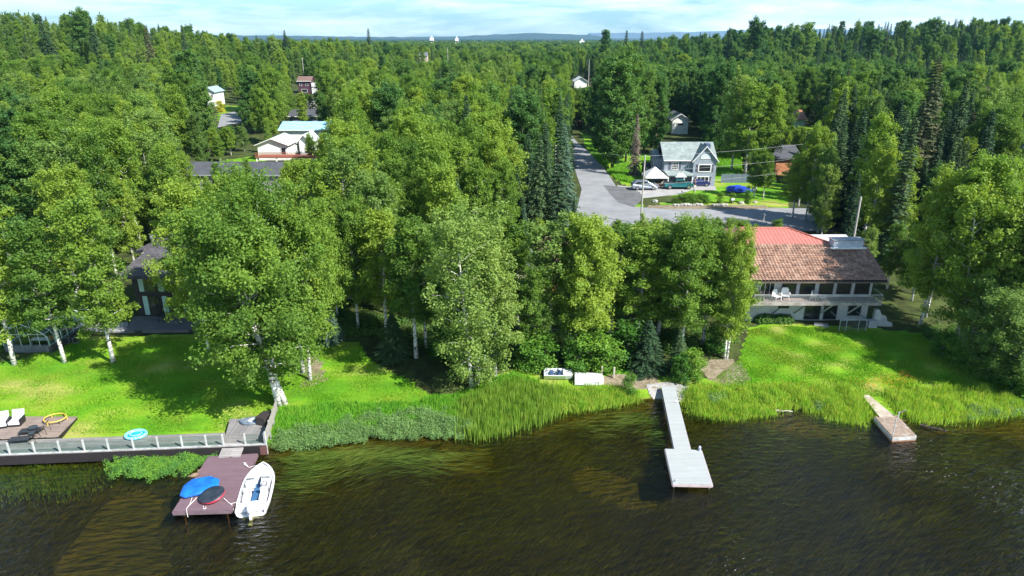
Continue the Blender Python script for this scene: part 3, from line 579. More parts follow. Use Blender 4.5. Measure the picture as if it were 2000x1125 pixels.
for i in range(n-1):
    (xa0, za), (xb0, zb0) = prof[i], prof[i+1]; m.add([(xa0,0,za), (xb0,0,zb0), (xb0,Lg,zb0), (xa0,Lg,za)], [(0,1,2,3)])
m.add([(p[0], .01, p[1]) for p in prof], [tuple(range(n))]); m.build('glazing', gm_, gh)
bn = empty('potting_bench', (gp.x+2.3, gp.y+2.2, ghz+.1), 0, 'pale potting bench standing inside the greenhouse', 'bench')
MB().b2(-1.1,1.1,-.35,.35,.5,.56).build('bench_top', pm('pale_wood', (.5,.48,.44), None, 3, .7), bn)
for sx in (-1,1):
    for sy in (-1,1): MB().tube([(sx*1,sy*.3,.5), (sx*1,sy*.3,0)], .04, 4).build('leg', al, bn)
fp = PP([(100,690),(168,645),(172,634),(140,634)], 0)
m = MB().tube([(fp[0].x, fp[0].y, fp[0].z), (fp[1].x, fp[1].y, fp[1].z)], .01, 3)
def wallseg(mb, a, b_, z0, z1, th):
    d = (Vector((b_.x, b_.y, 0))-Vector((a.x, a.y, 0))); l = d.length; mb.box(((a.x+b_.x)/2, (a.y+b_.y)/2, (z0+z1)/2), (l, th, z1-z0), math.atan2(d.y, d.x)); return mb
gl_ = empty('glass_windbreak', (0,0,0), 0, 'dark plinth with framed clear glass panels running back beside the greenhouse', 'windbreak')
wallseg(MB(), fp[0], fp[1], fp[0].z-.1, fp[0].z+.75, .3).build('plinth', pm('dark_block', (.05,.05,.055), (.035,.035,.04), 2, .85), gl_)
wallseg(MB(), fp[0], fp[1], fp[0].z+.78, fp[0].z+1.75, .02).build('glass_panel', gm_, gl_)
for k in range(7):
    p = fp[0].lerp(fp[1], k/6); MB().tube([(p.x, p.y, fp[0].z+.75), (p.x, p.y, fp[0].z+1.8)], .03, 5).build('post', al, gl_)
c2_ = MB().torus((0,0,.35), .33, .05, tilt=Matrix.Rotation(1.5, 4, 'X')).torus((.95,0,.35), .33, .05, tilt=Matrix.Rotation(1.5, 4, 'X')).tube([(0,0,.35), (.35,.02,.75), (.95,0,.35)], .03, 5).tube([(.35,.02,.75), (.3,.02,.9)], .03, 5).build('bicycle', pm('grey_rubber', (.12,.12,.12), None, 3, .6))
pq = P(140, 672); c2_.location = (pq.x, pq.y, pq.z); tag(c2_, 'grey bicycle leaning on the dark plinth of the glass windbreak', 'bicycle')
pq = P(106, 682); fl_ = empty('hanging_planter', (pq.x, pq.y, pq.z), 0, 'orange clay planter with a drooping plant by the greenhouse corner', 'planter')
MB().tube([(0,0,0), (0,0,1.7)], .03, 6).build('post', black, fl_); MB().lathe([(.12,0), (.26,.32), (.29,.45), (.22,.45)], (0,0,1.0), 12).build('pot', pm('terracotta', (.45,.16,.07), None, 3, .8), fl_)
# ---------------------------------------------------------------- generic neighbourhood houses
def house(px0, px1, py_base, eave, rise, depth, wallm, roofm, label, name='house', windows=(), axis='x', rz=0, door=None, ov=.5, chim=None, y=None, zoff=0, trim=None):
    p0 = P(px0, py_base); yy = y or p0.y; z = h1(p0.x, yy)+zoff; x0, x1 = XA(px0, yy, z+eave/2), XA(px1, yy, z+eave/2); wd = x1-x0
    t_ = empty(name, ((x0+x1)/2, yy, z), rz, label, 'house'); hw = wd/2
    wl = MB().b2(-hw, hw, 0, depth, -.8, eave)
    if axis == 'x': wl.extr([(0, eave+.001), (depth, eave+.001), (depth/2, eave+rise-.12)], 'x', -hw+.01, hw-.01)
    else: wl.extr([(-hw, eave+.001), (hw, eave+.001), (0, eave+rise-.12)], 'y', .01, depth-.01)
    wl.build('wall', wallm, t_); r = MB()
    k = rise/(depth/2) if axis == 'x' else rise/hw
    if axis == 'x': gable_roof_x(r, -hw-ov, hw+ov, -ov, depth+ov, eave-ov*k+.05, eave+rise+.05)
    else: gable_roof_y(r, -hw-ov, hw+ov, -ov, depth+ov, eave-ov*k+.05, eave+rise+.05)
    rf_ = r.build('roof', roofm, t_)
    if trim:
        q_ = MB()
        if axis == 'y':
            for s in (-1, 1): q_.tube([(s*(hw+ov), -ov-.03, eave-ov*k-.02), (0, -ov-.03, eave+rise-.04)], .11, 4)
        else: q_.b2(-hw-ov, hw+ov, -ov-.08, -ov-.01, eave-ov*k-.14, eave-ov*k+.06)
        q_.build('fascia', trim, t_)
    for (u0, u1, v0, v1) in windows: window(t_, -hw+u0*wd, -hw+u1*wd, v0*eave, v1*eave, 0)
    if chim: MB().b2(chim[0]-.4, chim[0]+.4, chim[1]-.4, chim[1]+.4, eave, eave+rise+chim[2]).build('chimney', white, rf_)
    return t_
r_white = pm('white_metal_roof', (.55,.62,.62), (.44,.5,.5), 1, .5); r_grey = shingle('mid_grey_shingles', (.17,.18,.2), (.13,.14,.15), (.08,.08,.09)); r_dark = shingle('charcoal_shingles', (.085,.09,.105), (.06,.065,.08), (.03,.03,.03))
w_white = pm('white_wall', (.74,.75,.72), (.62,.63,.6), 1.3, .7, detail=6); maroon = slat('maroon_siding', (.085,.03,.055), (.04,.015,.03), .25); r_brown = shingle('red_brown_shingles', (.22,.13,.11), (.16,.095,.08), (.08,.05,.04))
deckred = pm('redwood_deck', (.34,.10,.06), (.22,.07,.04), 3, .8); orange = pm('orange_siding', (.50,.22,.10), (.36,.15,.07), 2, .75); r_blue = pm('blue_metal_roof', (.10,.36,.50), (.08,.28,.4), 1.5, .4)
w_blue = pm('blue_wall', (.10,.2,.30), None, 2, .7); w_tan = pm('tan_wall', (.42,.36,.28), None, 2, .8)
h_ = house(504, 562, 313, 3.6, 1.3, 9, w_white, r_white, 'white house under a pale metal roof behind a red deck', windows=((.78,.95,.35,.8),), axis='y', trim=white)
dkp = P(545, 330); dk = empty('raised_deck', (XA(555, 150, 7), 150, h1(dkp.x, 150)), 0, 'red brown raised deck with slatted railing in front of the white metal roofed house', 'deck')
MB().b2(-6.5, 6.5, 0, 3.6, 1.5, 1.7).build('deck_floor', deckred, dk)
m = MB(); 
for k in range(60): m.b2(-6.5+k*.22, -6.42+k*.22, -.05, 0, 1.55, 2.6)
m.b2(-6.5, 6.55, -.09, .03, 2.6, 2.7).build('railing', deckred, dk)
for x in (-6.3, -2, 2, 6.3): MB().b2(x-.12, x+.12, .1, .35, -.4, 1.5).build('post', white, dk)
house(585, 606, 330, 3.4, 1.4, 7, w_white, r_white, 'white house corner with pale gable beyond the red deck', axis='y', trim=white, y=162)
house(548, 640, 285, 3.2, 1.5, 9, w_white, pm('sky_blue_roof', (.30,.52,.62), (.22,.4,.5), 1.2, .5), 'house with pale blue roof behind the white metal roofed house', axis='x', trim=white, y=182)
house(566, 625, 250, 3.2, 1.4, 9, pm('slate_wall', (.16,.17,.22), None, 2, .7), r_dark, 'low house with charcoal roof and white fascia between the blue roof and the white gable', trim=white, y=212, windows=((.35,.6,.3,.8),))
house(598, 643, 222, 3.0, 2.2, 10, w_white, r_dark, 'white gabled house below the maroon house', axis='y', trim=white, y=250, chim=(3, 4, .6))
mh = house(583, 607, 183, 5.6, 1.6, 7, maroon, r_brown, 'maroon two storey house with brown roof and white balcony', trim=white, windows=((.1,.3,.6,.8), (.6,.8,.6,.8), (.2,.7,.1,.35)), chim=None)
MB().b2(3.2, 6.2, -.5, 5, 2.9, 4.6).b2(3.2, 6.2, -.5, 5, .0, 2.6).build('balcony', white, mh)
house(395, 419, 207, 5.2, 1.5, 9, w_white, pm('pale_blue_roof', (.28,.36,.42), None, 1.5, .6), 'white two storey house with pale grey blue roof above the yellow bush', windows=((.75,.92,.6,.8),), axis='y')
house(335, 543, 372, 3.0, 1.5, 8, pm('grey_wall', (.2,.2,.21), None, 2, .8), r_dark, 'long low building with charcoal roof in the clearing', y=126, trim=pm('grey_trim', (.3,.32,.36), None, 2, .6))
house(1312, 1344, 262, 4.2, 1.5, 9, w_white, r_grey, 'tall white house half hidden behind the blue garden umbrella', windows=((.3,.7,.55,.75),), axis='y', trim=white)
house(1122, 1146, 172, 3.4, 1.8, 9, w_white, r_white, 'distant white gabled house at the end of the side road', axis='y', trim=white)
house(1545, 1572, 246, 3.4, 2.0, 10, pm('pale_blue_wall', (.42,.52,.54), None, 2, .7), pm('rust_roof', (.36,.16,.10), (.26,.11,.07), 1, .7), 'pale house with rust red roof behind the slender birches', axis='x', y=205)
house(1515, 1560, 345, 3.6, 1.8, 9, orange, r_dark, 'orange sided house with charcoal roof behind the roadside birch', axis='x', y=140)
house(1972, 2030, 300, 4.2, 1.6, 8, w_blue, r_blue, 'blue house with bright blue metal roof at the right edge', axis='x', y=160)
house(955, 1050, 600, 3.6, 1.9, 8, w_tan, r_grey, 'tan house with grey roof hidden behind the drooping birch', y=74)
hD = house(1052, 1195, 600, 3.6, 2.4, 9, orange, r_brown, 'orange timber house with red brown roof glimpsed between the shore birches', y=74, windows=((.1,.3,.3,.8), (.4,.6,.3,.8), (.7,.9,.3,.8)))
m = MB().b2(-4, 4, -2.2, -.01, 1.2, 1.35).b2(-4, 4, -2.2, -2.12, 2.2, 2.3)
for k in range(40): m.b2(-4+k*.2, -3.94+k*.2, -2.18, -2.13, 1.35, 2.2)
m.build('deck', pm('bright_orange_wood', (.55,.24,.08), None, 3, .8), hD)
house(1205, 1290, 590, 3.2, 1.6, 8, pm('pale_grey_wall', (.4,.4,.42), None, 2, .8), shingle('pale_grey_shingles', (.30,.30,.33), (.24,.24,.27), (.15,.15,.16)), 'pale grey cabin between the orange house and the shore birches', y=76)
house(118, 148, 84, 4, 2, 9, w_tan, r_grey, 'small house high on the wooded hill at the left', y=330)
house(1765, 1790, 100, 5, 2.2, 9, pm('blue_grey_wall', (.2,.25,.32), None, 2, .7), r_grey, 'grey blue house high on the wooded hill at the right', y=390)
def far_block(px, py, wpx, h, d, label, rows=2):
    z0 = 3.0; h += 5.5; x = XA(px, d, z0+h); wd = wpx/FP*d
    t_ = empty('far_building', (x, d, z0), 0, label, 'building', 'white buildings near the horizon')
    MB().b2(-wd/2, wd/2, 0, wd*.6, 0, h).b2(-wd/6, wd/6, wd*.1, wd*.3, h+.01, h+h*.15).build('wall', w_white, t_)
    for r in range(rows): MB().b2(-wd*.45, wd*.45, -.3, -.05, h*(.3+.3*r), h*(.42+.3*r)).build('window_band', glassd, t_)
far_block(440, 76, 10, 21, 1500, 'white block on the horizon above the left forest'); far_block(843, 78, 7, 20, 1800, 'low white block on the horizon left of the middle'); far_block(1137, 84, 9, 15, 1300, 'small white block at the foot of the wooded ridge'); far_block(892, 78, 6, 19, 1700, 'tiny white block just right of the low white one')
h_far = house(820, 834, 122, 5, 2, 8, w_tan, r_grey, 'pale house front between dark spruces in the middle distance', y=520, zoff=0)
# fences of the street gardens
fe = empty('board_fence', P(1145, 262), 0, 'tan board fence at the far end of the side road', 'fence')
m = MB(); x0, x1 = XA(1127, 215, 9)-fe.location.x, XA(1168, 215, 9)-fe.location.x; k = x0
while k < x1: m.b2(k, k+.34, 215-fe.location.y, 215.05-fe.location.y, 0, 2.0); k += .42
m.build('boards', pm('tan_boards', (.55,.38,.25), None, 3, .8), fe)
m = MB().b2(x0, x1, 215.06-fe.location.y, 215.14-fe.location.y, .4, .5).b2(x0, x1, 215.06-fe.location.y, 215.14-fe.location.y, 1.6, 1.7); m.build('rail', pm('tan_boards', (.5,.4,.3)), fe)
a, b_ = P(1126, 246), P(1166, 272); fd = MB(); wallseg(fd, a, b_, a.z-.3, a.z+1.9, .08)
for k in range(9):
    q = a.lerp(b_, k/8); fd.b2(q.x-.08, q.x+.08, q.y-.12, q.y+.12, a.z-.3, a.z+2.0)
tag(fd.build('plank_fence', pm('dark_brown_fence', (.07,.05,.035), (.045,.03,.02), 3, .9)), 'dark brown plank fence slanting beside the side road', 'fence')
a = P(1408, 357); fd = MB().b2(0, 8.5, 0, .08, 0, 1.7)
for k in range(5): fd.b2(k*2.1-.05, k*2.1+.07, -.03, -.001, 0, 1.8)
o = tag(fd.build('plank_fence', pm('blue_grey_fence', (.12,.16,.2), None, 3, .9, stretch=(6, 1, .3)), center=False), 'blue grey plank fence right of the grey blue house', 'fence'); o.location = (a.x, a.y, a.z)
um = empty('garden_umbrella', (XA(1352, 150, 8), 150, h1(38, 150)), 0, 'bright blue garden umbrella behind the grey blue house', 'umbrella')
MB().lathe([(2.4,2.3), (1.3,2.75), (.05,3.1)], (0,0,0), 10).build('canopy', pm('blue_canvas', (.05,.30,.62), None, 3, .8), um); MB().cyl((0,0,0), .04, 3.1, 8).build('pole', steel, um)
fs_ = empty('firewood_stack', (XA(1325, 139, 6), 139, h1(34, 139)), 0, 'stacked red brown firewood under a dark roof behind the grey blue house', 'firewood')
m = MB()
for i in range(12):
    for j in range(5): m.cyl((-2+i*.34+(j % 2)*.17, 0, .15+j*.3), .16, .5, 6, 'y')
m.build('logs', deckred, fs_); MB().b2(-2.3, 2.3, -.2, .8, 1.75, 1.85).build('cover', black, fs_)
# ================================================================== waterfront
bw = planks('boardwalk_boards', (.27,.26,.25), (.20,.19,.185), (.07,.065,.06), .15, 0); bwp = planks('patio_boards', (.30,.235,.20), (.235,.185,.16), (.09,.07,.06), .15, R(4))
fas = pm('dark_fascia', (.016,.011,.013), (.010,.007,.008), 1.5, .8); weath = pm('weathered_edge', (.42,.42,.42), (.24,.23,.225), 2.2, .8, detail=8)
DZ = .86
bwl = empty('boardwalk', (0, 0, 0), 0, 'long weathered timber boardwalk on dark beams along the lake edge', 'boardwalk')
f0, f1 = PZ(-160, 897, DZ), PZ(520, 869.5, DZ); b0, b1 = PZ(-160, 866, DZ), PZ(440, 845, DZ)
pA, pB, pC, pD = PZ(-160, 813, DZ), PZ(151, 813.5, DZ), PZ(112, 853, DZ), PZ(-160, 862.5, DZ)
e0, e1, e2 = PZ(449, 818, DZ), PZ(538, 806, DZ), PZ(519, 850, DZ)
MB().prism([f0, f1, PZ(522, 850, DZ), PZ(440, 851, DZ), b1, b0], .06).build('boards', bw, bwl)
MB().prism([PZ(440.3, 850.8, DZ+.004), PZ(522, 849.8, DZ+.004), e1, PZ(517, 817.5, DZ+.004), PZ(449, 818, DZ+.004)], .07).build('platform', planks('platform_boards', (.26,.25,.25), (.20,.19,.19), (.07,.065,.06), .15, R(90)), bwl)
MB().prism([pA, pB, pC, pD], .065).build('patio', bwp, bwl)
def beam(mb, a, b_, z0, z1, th, off=0):
    d = (b_-a); ang = math.atan2(d.y, d.x); n = Vector((math.sin(ang), -math.cos(ang), 0))*off; c = (a+b_)/2+n
    return mb.box((c.x, c.y, (z0+z1)/2), (math.hypot(d.x, d.y), th, z1-z0), ang)
beam(MB(), f0, f1, DZ+.003, DZ+.05, .24, -.16).build('edge_board', weath, bwl)
beam(MB(), f0, f1, .12, DZ-.01, .08, .06).build('fascia', fas, bwl)
beam(MB(), pB, pC, .4, DZ-.01, .06, .05).build('patio_fascia', fas, bwl)
m = MB()
for k in range(14):
    q = f0.lerp(f1, (k+.5)/14); m.b2(q.x-.1, q.x+.1, q.y+.25, q.y+.45, -1.2, .8)
m.build('support_posts', fas, bwl)
rl = empty('glass_railing', (0, 0, 0), 0, 'low clear glass railing with pale posts along the boardwalk', 'railing')
pst = pm('pale_post', (.5,.5,.49), (.38,.38,.37), 3, .5)
pxs = [-40, 20, 69, 118, 166, 213, 262, 310, 357, 404, 437, 480, 518]; prev = None
fy = lambda px: 897+(869.5-897)*(px+160)/680
for k, px in enumerate(pxs):
    q = PZ(px, fy(px)-2.2, DZ)
    MB().b2(q.x-.055, q.x+.055, q.y-.05, q.y+.05, DZ+.02, DZ+1.0).build('post', pst, rl)
    if prev is not None and px != 480: wallseg(MB(), prev, q, DZ+.1, DZ+.93, .012).build('glass_panel', gm_, rl)
    prev = q
ge0, ge1 = PZ(520, 868, DZ), PZ(541, 803, DZ)
fe = empty('slatted_fence', (0,0,0), 0, 'grey slatted timber fence closing the right end of the boardwalk', 'fence')
m = MB()
for k in range(5): beam(m, ge0, ge1, DZ+.05+k*.2, DZ+.22+k*.2, .03)
m.build('slats', pm('grey_timber', (.34,.32,.30), (.24,.22,.2), 4, .9), fe)
for k in range(4): q = ge0.lerp(ge1, k/3); MB().b2(q.x-.05, q.x+.05, q.y-.05, q.y+.05, .0, DZ+1.12).build('post', pst if k == 0 else MATS['grey_timber'], fe)
beam(MB(), PZ(508, 869, DZ), PZ(521, 868.5, DZ), .1, DZ-.03, .12, .14).build('corner_block', pm('red_brown_block', (.12,.05,.045), None, 3, .8), fe)
gp0 = [PZ(438, 866, .95), PZ(479, 864.5, .95), PZ(469, 891, .56), PZ(426, 893, .56)]
tag(MB().prism(gp0, .1).build('gangplank', planks('grey_boards', (.34,.32,.31), (.27,.25,.245), (.1,.09,.09), .15, 0)), 'short grey boarded ramp from the boardwalk down to the purple brown dock', 'ramp')
bx_ = MB().b2(-.5,.5,-.75,.75,0,.8).b2(-.54,.54,-.79,.79,.801,.9).build('deck_box', pm('dark_brown_resin', (.045,.035,.035), None, 3, .5), bevel=.02); q = PZ(519, 829, DZ)
bx_.location = (q.x-.15, q.y+.3, DZ+.01); bx_.scale = (.8,.72,.8); bx_.rotation_euler = (0,0,-.33); tag(bx_, 'dark brown deck box against the slatted fence', 'storage box')
q = PZ(492, 823, DZ); fi = empty('folded_inflatable', (q.x, q.y, DZ+.01), .2, 'limp grey blue inflatable with a round pale middle lying beside the deck box', 'inflatable')
gbl = pm('grey_blue_vinyl', (.16,.2,.25), (.1,.13,.17), 4, .4)
MB().lathe([(.75,0), (.85,.07), (.7,.14), (.35,.1), (.02,.09)], n=20, sx=1.1, sy=.75).build('body', gbl, fi, smooth=True); MB().lathe([(.02,.2), (.3,.19), (.36,.1)][::-1], n=16).build('float_pad', pm('pale_vinyl', (.55,.58,.6), None, 3, .4), fi, smooth=True)
MB().torus((-.55,.1,.12), .3, .06, 1.2, .8).build('tube', gbl, fi, smooth=True)
q = PZ(266, 851.5, DZ); rg = empty('swim_ring', (q.x, q.y, DZ+.03), 0, 'turquoise inflatable ring lying flat on the boardwalk', 'inflatable ring')
MB().torus((0,0,.11), .74, .12, 1.0, .85).build('tube', pm('turquoise_vinyl', (.10,.52,.66), (.3,.66,.75), 5, .3, coat=.3), rg, smooth=True); MB().lathe([(.64,.05),(.64,.1),(.4,.14),(.02,.13)], n=24, sx=1, sy=.85).build('floor_mesh', pm('turquoise_dark', (.02,.36,.5), None, 5, .5), rg)
MB().torus((.0,.0,.2), .42, .05, 1.0, .85).build('inner_ring', pm('pale_turquoise', (.3,.68,.76), None, 5, .3), rg, smooth=True)
q = PZ(109, 822, DZ); yr = empty('float_ring', (q.x, q.y, DZ), 0, 'yellow tube ring standing on short legs at the back of the patio', 'ring')
yel = pm('yellow_tube', (.62,.42,.07), None, 4, .45); MB().torus((0,0,.28), .82, .055, 1, .85).build('tube', yel, yr, smooth=True)
for k in range(6):
    a = k*math.pi/3+.3; MB().tube([(.82*math.cos(a), .7*math.sin(a), .28), (.86*math.cos(a), .74*math.sin(a), 0)], .045, 6).build('leg', pm('dark_olive', (.08,.07,.03), None, 3, .6) if k % 2 else yel, yr)
wc = pm('white_cushion', (.68,.68,.71), (.6,.6,.63), 2, .6)
def lounge_chair(px, py, rz, label):
    q = PZ(px, py, DZ); t_ = empty('patio_chair', (q.x, q.y, DZ), rz, label, 'chair', 'white chairs on the patio deck')
    MB().b2(-.42,.42,-.42,.36,.18,.42).build('seat', wc, t_, bevel=.04); MB().add([(-.42,.28,.3), (.42,.28,.3), (.42,.62,1.02), (-.42,.62,1.02), (-.42,.42,.3), (.42,.42,.3), (.42,.74,1.0), (-.42,.74,1.0)], [(0,1,2,3), (7,6,5,4), (3,2,6,7), (0,3,7,4), (1,5,6,2), (0,4,5,1)]).build('backrest', wc, t_)
    MB().b2(-.40,.40,-.40,.5,.04,.178).build('base', black, t_); MB().b2(.43,.5,-.38,.45,.1,.62).build('armrest', black, t_)
lounge_chair(33, 829, .15, 'white low patio chair second from the edge of the picture'); lounge_chair(5, 833, .35, 'white low patio chair cut by the left edge of the picture')
mesh_b = pm('black_sling', (.018,.022,.028), (.03,.035,.042), 8, .7)
def sun_lounger(px, py, rz, label):
    q = PZ(px, py, DZ); t_ = empty('sun_lounger', (q.x, q.y, DZ), rz, label, 'sun lounger', 'black loungers on the patio deck')
    m = MB()
    for s in (-.32, .32): m.tube([(-1.1, s, .32), (.35, s, .34), (.95, s, .95)], .022, 6)
    m.tube([(-1.1,-.32,.32), (-1.1,.32,.32)], .022, 6).tube([(.95,-.32,.95), (.95,.32,.95)], .022, 6); m.build('frame', black, t_)
    MB().box((-.37, 0, .335), (1.42, .6, .015)).build('seat', mesh_b, t_); MB().add([(.36,-.3,.345), (.36,.3,.345), (.94,.3,.94), (.94,-.3,.94), (.36,-.3,.325), (.36,.3,.325), (.94,.3,.92), (.94,-.3,.92)], [(0,3,2,1), (4,5,6,7), (0,1,5,4), (2,3,7,6), (1,2,6,5), (3,0,4,7)]).build('backrest', mesh_b, t_)
    for x in (-.95, .3, .8):
        for s in (-.34, .34): MB().tube([(x, s, .33 if x < .5 else .8), (x+(.12 if x > 0 else -.05), s*1.1, 0)], .018, 5).build('leg', black, t_)
sun_lounger(71, 846, R(10), 'black sling lounger farther from the water on the patio deck'); sun_lounger(51, 863, R(8), 'black sling lounger nearest the glass railing')
def stool(px, py, label, s=1):
    q = PZ(px, py, DZ); t_ = empty('round_table', (q.x, q.y, DZ), 0, label, 'side table', 'small round tables between the loungers')
    MB().cyl((0,0,.42*s), .3*s, .03, 18).build('table_top', pm('dark_glass_top', (.05,.065,.085), None, 2, .2), t_)
    for k in range(3): MB().tube([(.1*math.cos(k*2.1), .1*math.sin(k*2.1), .42*s), (.24*s*math.cos(k*2.1), .24*s*math.sin(k*2.1), 0)], .015, 5).build('leg', black, t_)
stool(67, 845, 'small round dark table touching the farther lounger', 1.15); stool(64, 853, 'smaller round dark table between the two loungers', .8)
# purple brown dock
pk = empty('swim_dock', (0,0,0), 0, 'purple brown composite dock on posts beside the moored white boat', 'dock')
dp = [PZ(407, 891.5, .48), PZ(502.5, 885.5, .48), PZ(451, 995.5, .48), PZ(337, 999, .48)]
pur = planks('purple_boards', (.165,.105,.125), (.145,.09,.11), (.075,.045,.055), .14, R(2), .75, 3.6, .008, (.8,.76,.76))
MB().prism(dp, .05).build('deck_boards', pur, pk)
m = MB()
for i in range(4): beam(m, dp[i], dp[(i+1) % 4], .2, .425, .05, -.03)
m.build('rim', pm('purple_fascia', (.17,.11,.13), (.12,.08,.09), 2, .7), pk)
for q in (dp[3].lerp(dp[2], .16), dp[3].lerp(dp[2], .93), dp[0].lerp(dp[1], .1), dp[0].lerp(dp[1], .9)):
    q = q.lerp((dp[0]+dp[2])/2, .04); MB().tube([(q.x, q.y, -1.8), (q.x, q.y, .2)], .06, 8).build('post', pm('rusty_post', (.22,.10,.04), (.12,.06,.03), 5, .9), pk)
q = PZ(391, 953, .5); tube_ = empty('towable_tube', (q.x, q.y, .49), R(20), 'bright blue inflatable towable lying on the purple brown dock', 'inflatable')
blu = pm('blue_vinyl', (.012,.16,.62), (.01,.10,.45), 2, .28, coat=.5, detail=2)
m = MB(); outl = [(-.95,-.6), (-.7,-.85), (.45,-.8), (.95,-.35), (1.0,.25), (.55,.7), (-.45,.75), (-.85,.2)]
vs = []; nn = len(outl)
for z, s in ((0,.86), (.12,1.0), (.26,.98), (.36,.84), (.39,.6), (.33,.25)): vs += [(x*s*1.3, y*s*1.25, z+.02*math.sin(x*5)) for x, y in outl]
fs = [(r*nn+k, r*nn+(k+1) % nn, (r+1)*nn+(k+1) % nn, (r+1)*nn+k) for r in range(5) for k in range(nn)]+[tuple(range(5*nn, 6*nn)), tuple(range(nn-1,-1,-1))]
o = m.add(vs, fs).build('body', blu, tube_, smooth=True); sb = o.modifiers.new('bevel', 'BEVEL'); sb.width = .05; sb.segments = 2
MB().box((.62,.62,.335), (.25,.12,.02), .9).build('label_patch', pm('pale_blue_patch', (.4,.6,.8), None, 3, .4), tube_)
q = PZ(416, 973, .5); dsk = empty('round_float', (q.x, q.y, .62), 0, 'black topped round towable with red side leaning on the blue one', 'inflatable')
M_ = Matrix.Rotation(R(9), 4, 'Y')
MB().lathe([(.72,0), (.82,.08), (.84,.16), (.78,.22)], n=28, sx=1.02, sy=.98).build('side', pm('red_vinyl', (.45,.03,.06), (.25,.02,.04), 3, .4), dsk, smooth=True)
MB().lathe([(.80,.19), (.84,.225), (.78,.28), (.5,.26), (.02,.25)], n=28, sx=1.02, sy=.98).build('cover', pm('black_neoprene', (.015,.022,.035), (.03,.04,.055), 3, .5), dsk, smooth=True); dsk.rotation_euler = (R(6), R(-8), 0)
rope_m = pm('rope_white', (.7,.66,.62), (.55,.5,.48), 20, .9)
def rope(pts, label, r=.022):
    c = []; P_ = [Vector(p) for p in pts]
    for i in range(len(P_)-1):
        for k in range(5): t_ = k/5; v = P_[i].lerp(P_[i+1], t_); c.append(v+Vector((0,0,-.04*math.sin(math.pi*t_))) if v.z < .45 else v)
    c.append(P_[-1]); return tag(MB().tube(c, r, 5).build('mooring_rope', rope_m), label, 'rope')
rope([PZ(375, 972, .55), PZ(371, 984, .53), PZ(364, 994, .53), PZ(365, 1001, .5), PZ(367, 1010, .1)], 'white rope trailing from the blue towable over the end of the dock into the water')
rope([PZ(384, 972, .55), PZ(376, 981, .53), PZ(370, 987, .53)], 'short white rope end joining the trailing rope below the blue towable')
rope([PZ(437, 973, .62), PZ(447, 982, .53), PZ(453, 986, .5), PZ(457, 996, .25), PZ(459, 1002, .1)], 'white rope from the round float dangling off the dock corner')
rope([PZ(451, 984, .53), PZ(462, 981, .6), PZ(470, 978, .65)], 'white rope from the dock corner to the side of the boat'); rope([PZ(397, 988, .52), PZ(398, 994, .52), PZ(402, 993, .52), PZ(402, 989, .52)], 'loop of white strap beside the round float')
rope([PZ(481, 910, .53), PZ(487, 913, .53), PZ(492, 911, .55), PZ(508, 908, .8)], 'white bow line from the dock to the boat'); rope([PZ(476, 904, .54), PZ(480, 905, .56), PZ(477, 907, .56), PZ(484, 911, .56), PZ(481, 908, .58)], 'coil of pinkish rope on the dock edge near the bow', .045)
# motor boat: length along +y, bow at +y
bq, sq = PZ(514, 909, .55), PZ(491, 994, .45); L_ = 5.3; ang = math.atan2(bq.y-sq.y, bq.x-sq.x)-math.pi/2
bt = empty('motor_boat', ((bq.x+sq.x)/2, (bq.y+sq.y)/2, 0), ang, 'white open motor boat with blue floor moored beside the purple brown dock', 'boat')
gel = pm('white_gelcoat', (.66,.66,.67), (.58,.59,.61), 1.5, .25, coat=.4)
def beam_at(t): return 1.12*(1-max(0, (t-.42)/.58)**3.0)**.85*(.9+.1*min(1, t*5)) if t < 1 else .05
m = MB(); rings = []; ts_ = [0,.02,.1,.2,.3,.4,.5,.6,.68,.76,.84,.9,.95,.985,1.0]
for t_ in ts_:
    b_ = max(beam_at(t_), .03); y = -L_/2+L_*t_; sh_z = .52+.22*t_**2; inn = max(b_-.16, .012); fl2 = .16+.1*t_**3
    rings.append([(0, y, -.22+.3*max(0,t_-.7)/.3), (b_*.62, y, -.12+.3*max(0,t_-.7)/.3), (b_*.93, y, .16), (b_, y, sh_z-.05), (b_-.03, y, sh_z), (inn, y, sh_z-.01), (inn-.03 if inn > .05 else inn, y, fl2+.02), (0, y, fl2)])
n = 8
for s in (1, -1):
    k0 = len(m.v); m.v += [(x*s, y, z) for rg_ in rings for x, y, z in rg_]
    for i in range(len(rings)-1):
        for j in range(n-1):
            f = (k0+i*n+j, k0+i*n+j+1, k0+(i+1)*n+j+1, k0+(i+1)*n+j); m.f.append(f if s < 0 else f[::-1])
    for i in (0, len(rings)-1): f = tuple(k0+i*n+j for j in range(n)); m.f.append(f)
m.build('hull', gel, bt, smooth=False)
MB().prism([(-.3,-1.7,.262), (.3,-1.7,.262), (.26,1.3,.262), (-.2,1.3,.262)], .03).build('floor_carpet', pm('navy_carpet', (.03,.11,.24), (.02,.075,.17), 8, .9), bt)
MB().prism([(-.9,-1.55,.24), (.9,-1.55,.24), (.9,-.1,.24), (-.9,-.1,.24)], .05).build('cockpit_sole', pm('dark_sole', (.015,.025,.06), None, 3, .8), bt)
MB().prism([(-.86,-2.5,.58), (.86,-2.5,.58), (.88,-1.8,.56), (.3,-1.7,.56), (-.3,-1.7,.56), (-.88,-1.8,.56)], .3).build('stern_deck', gel, bt, bevel=.02)
bow = [(-.86,.55,.56), (-.12,.55,.56), (-.08,1.25,.58), (.08,1.25,.58), (.14,.55,.56), (.86,.55,.56), (.78,1.35,.62), (.5,1.95,.66), (.0,2.35,.70), (-.5,1.95,.66), (-.78,1.35,.62)]
MB().prism(bow, .25).build('bow_deck', gel, bt)
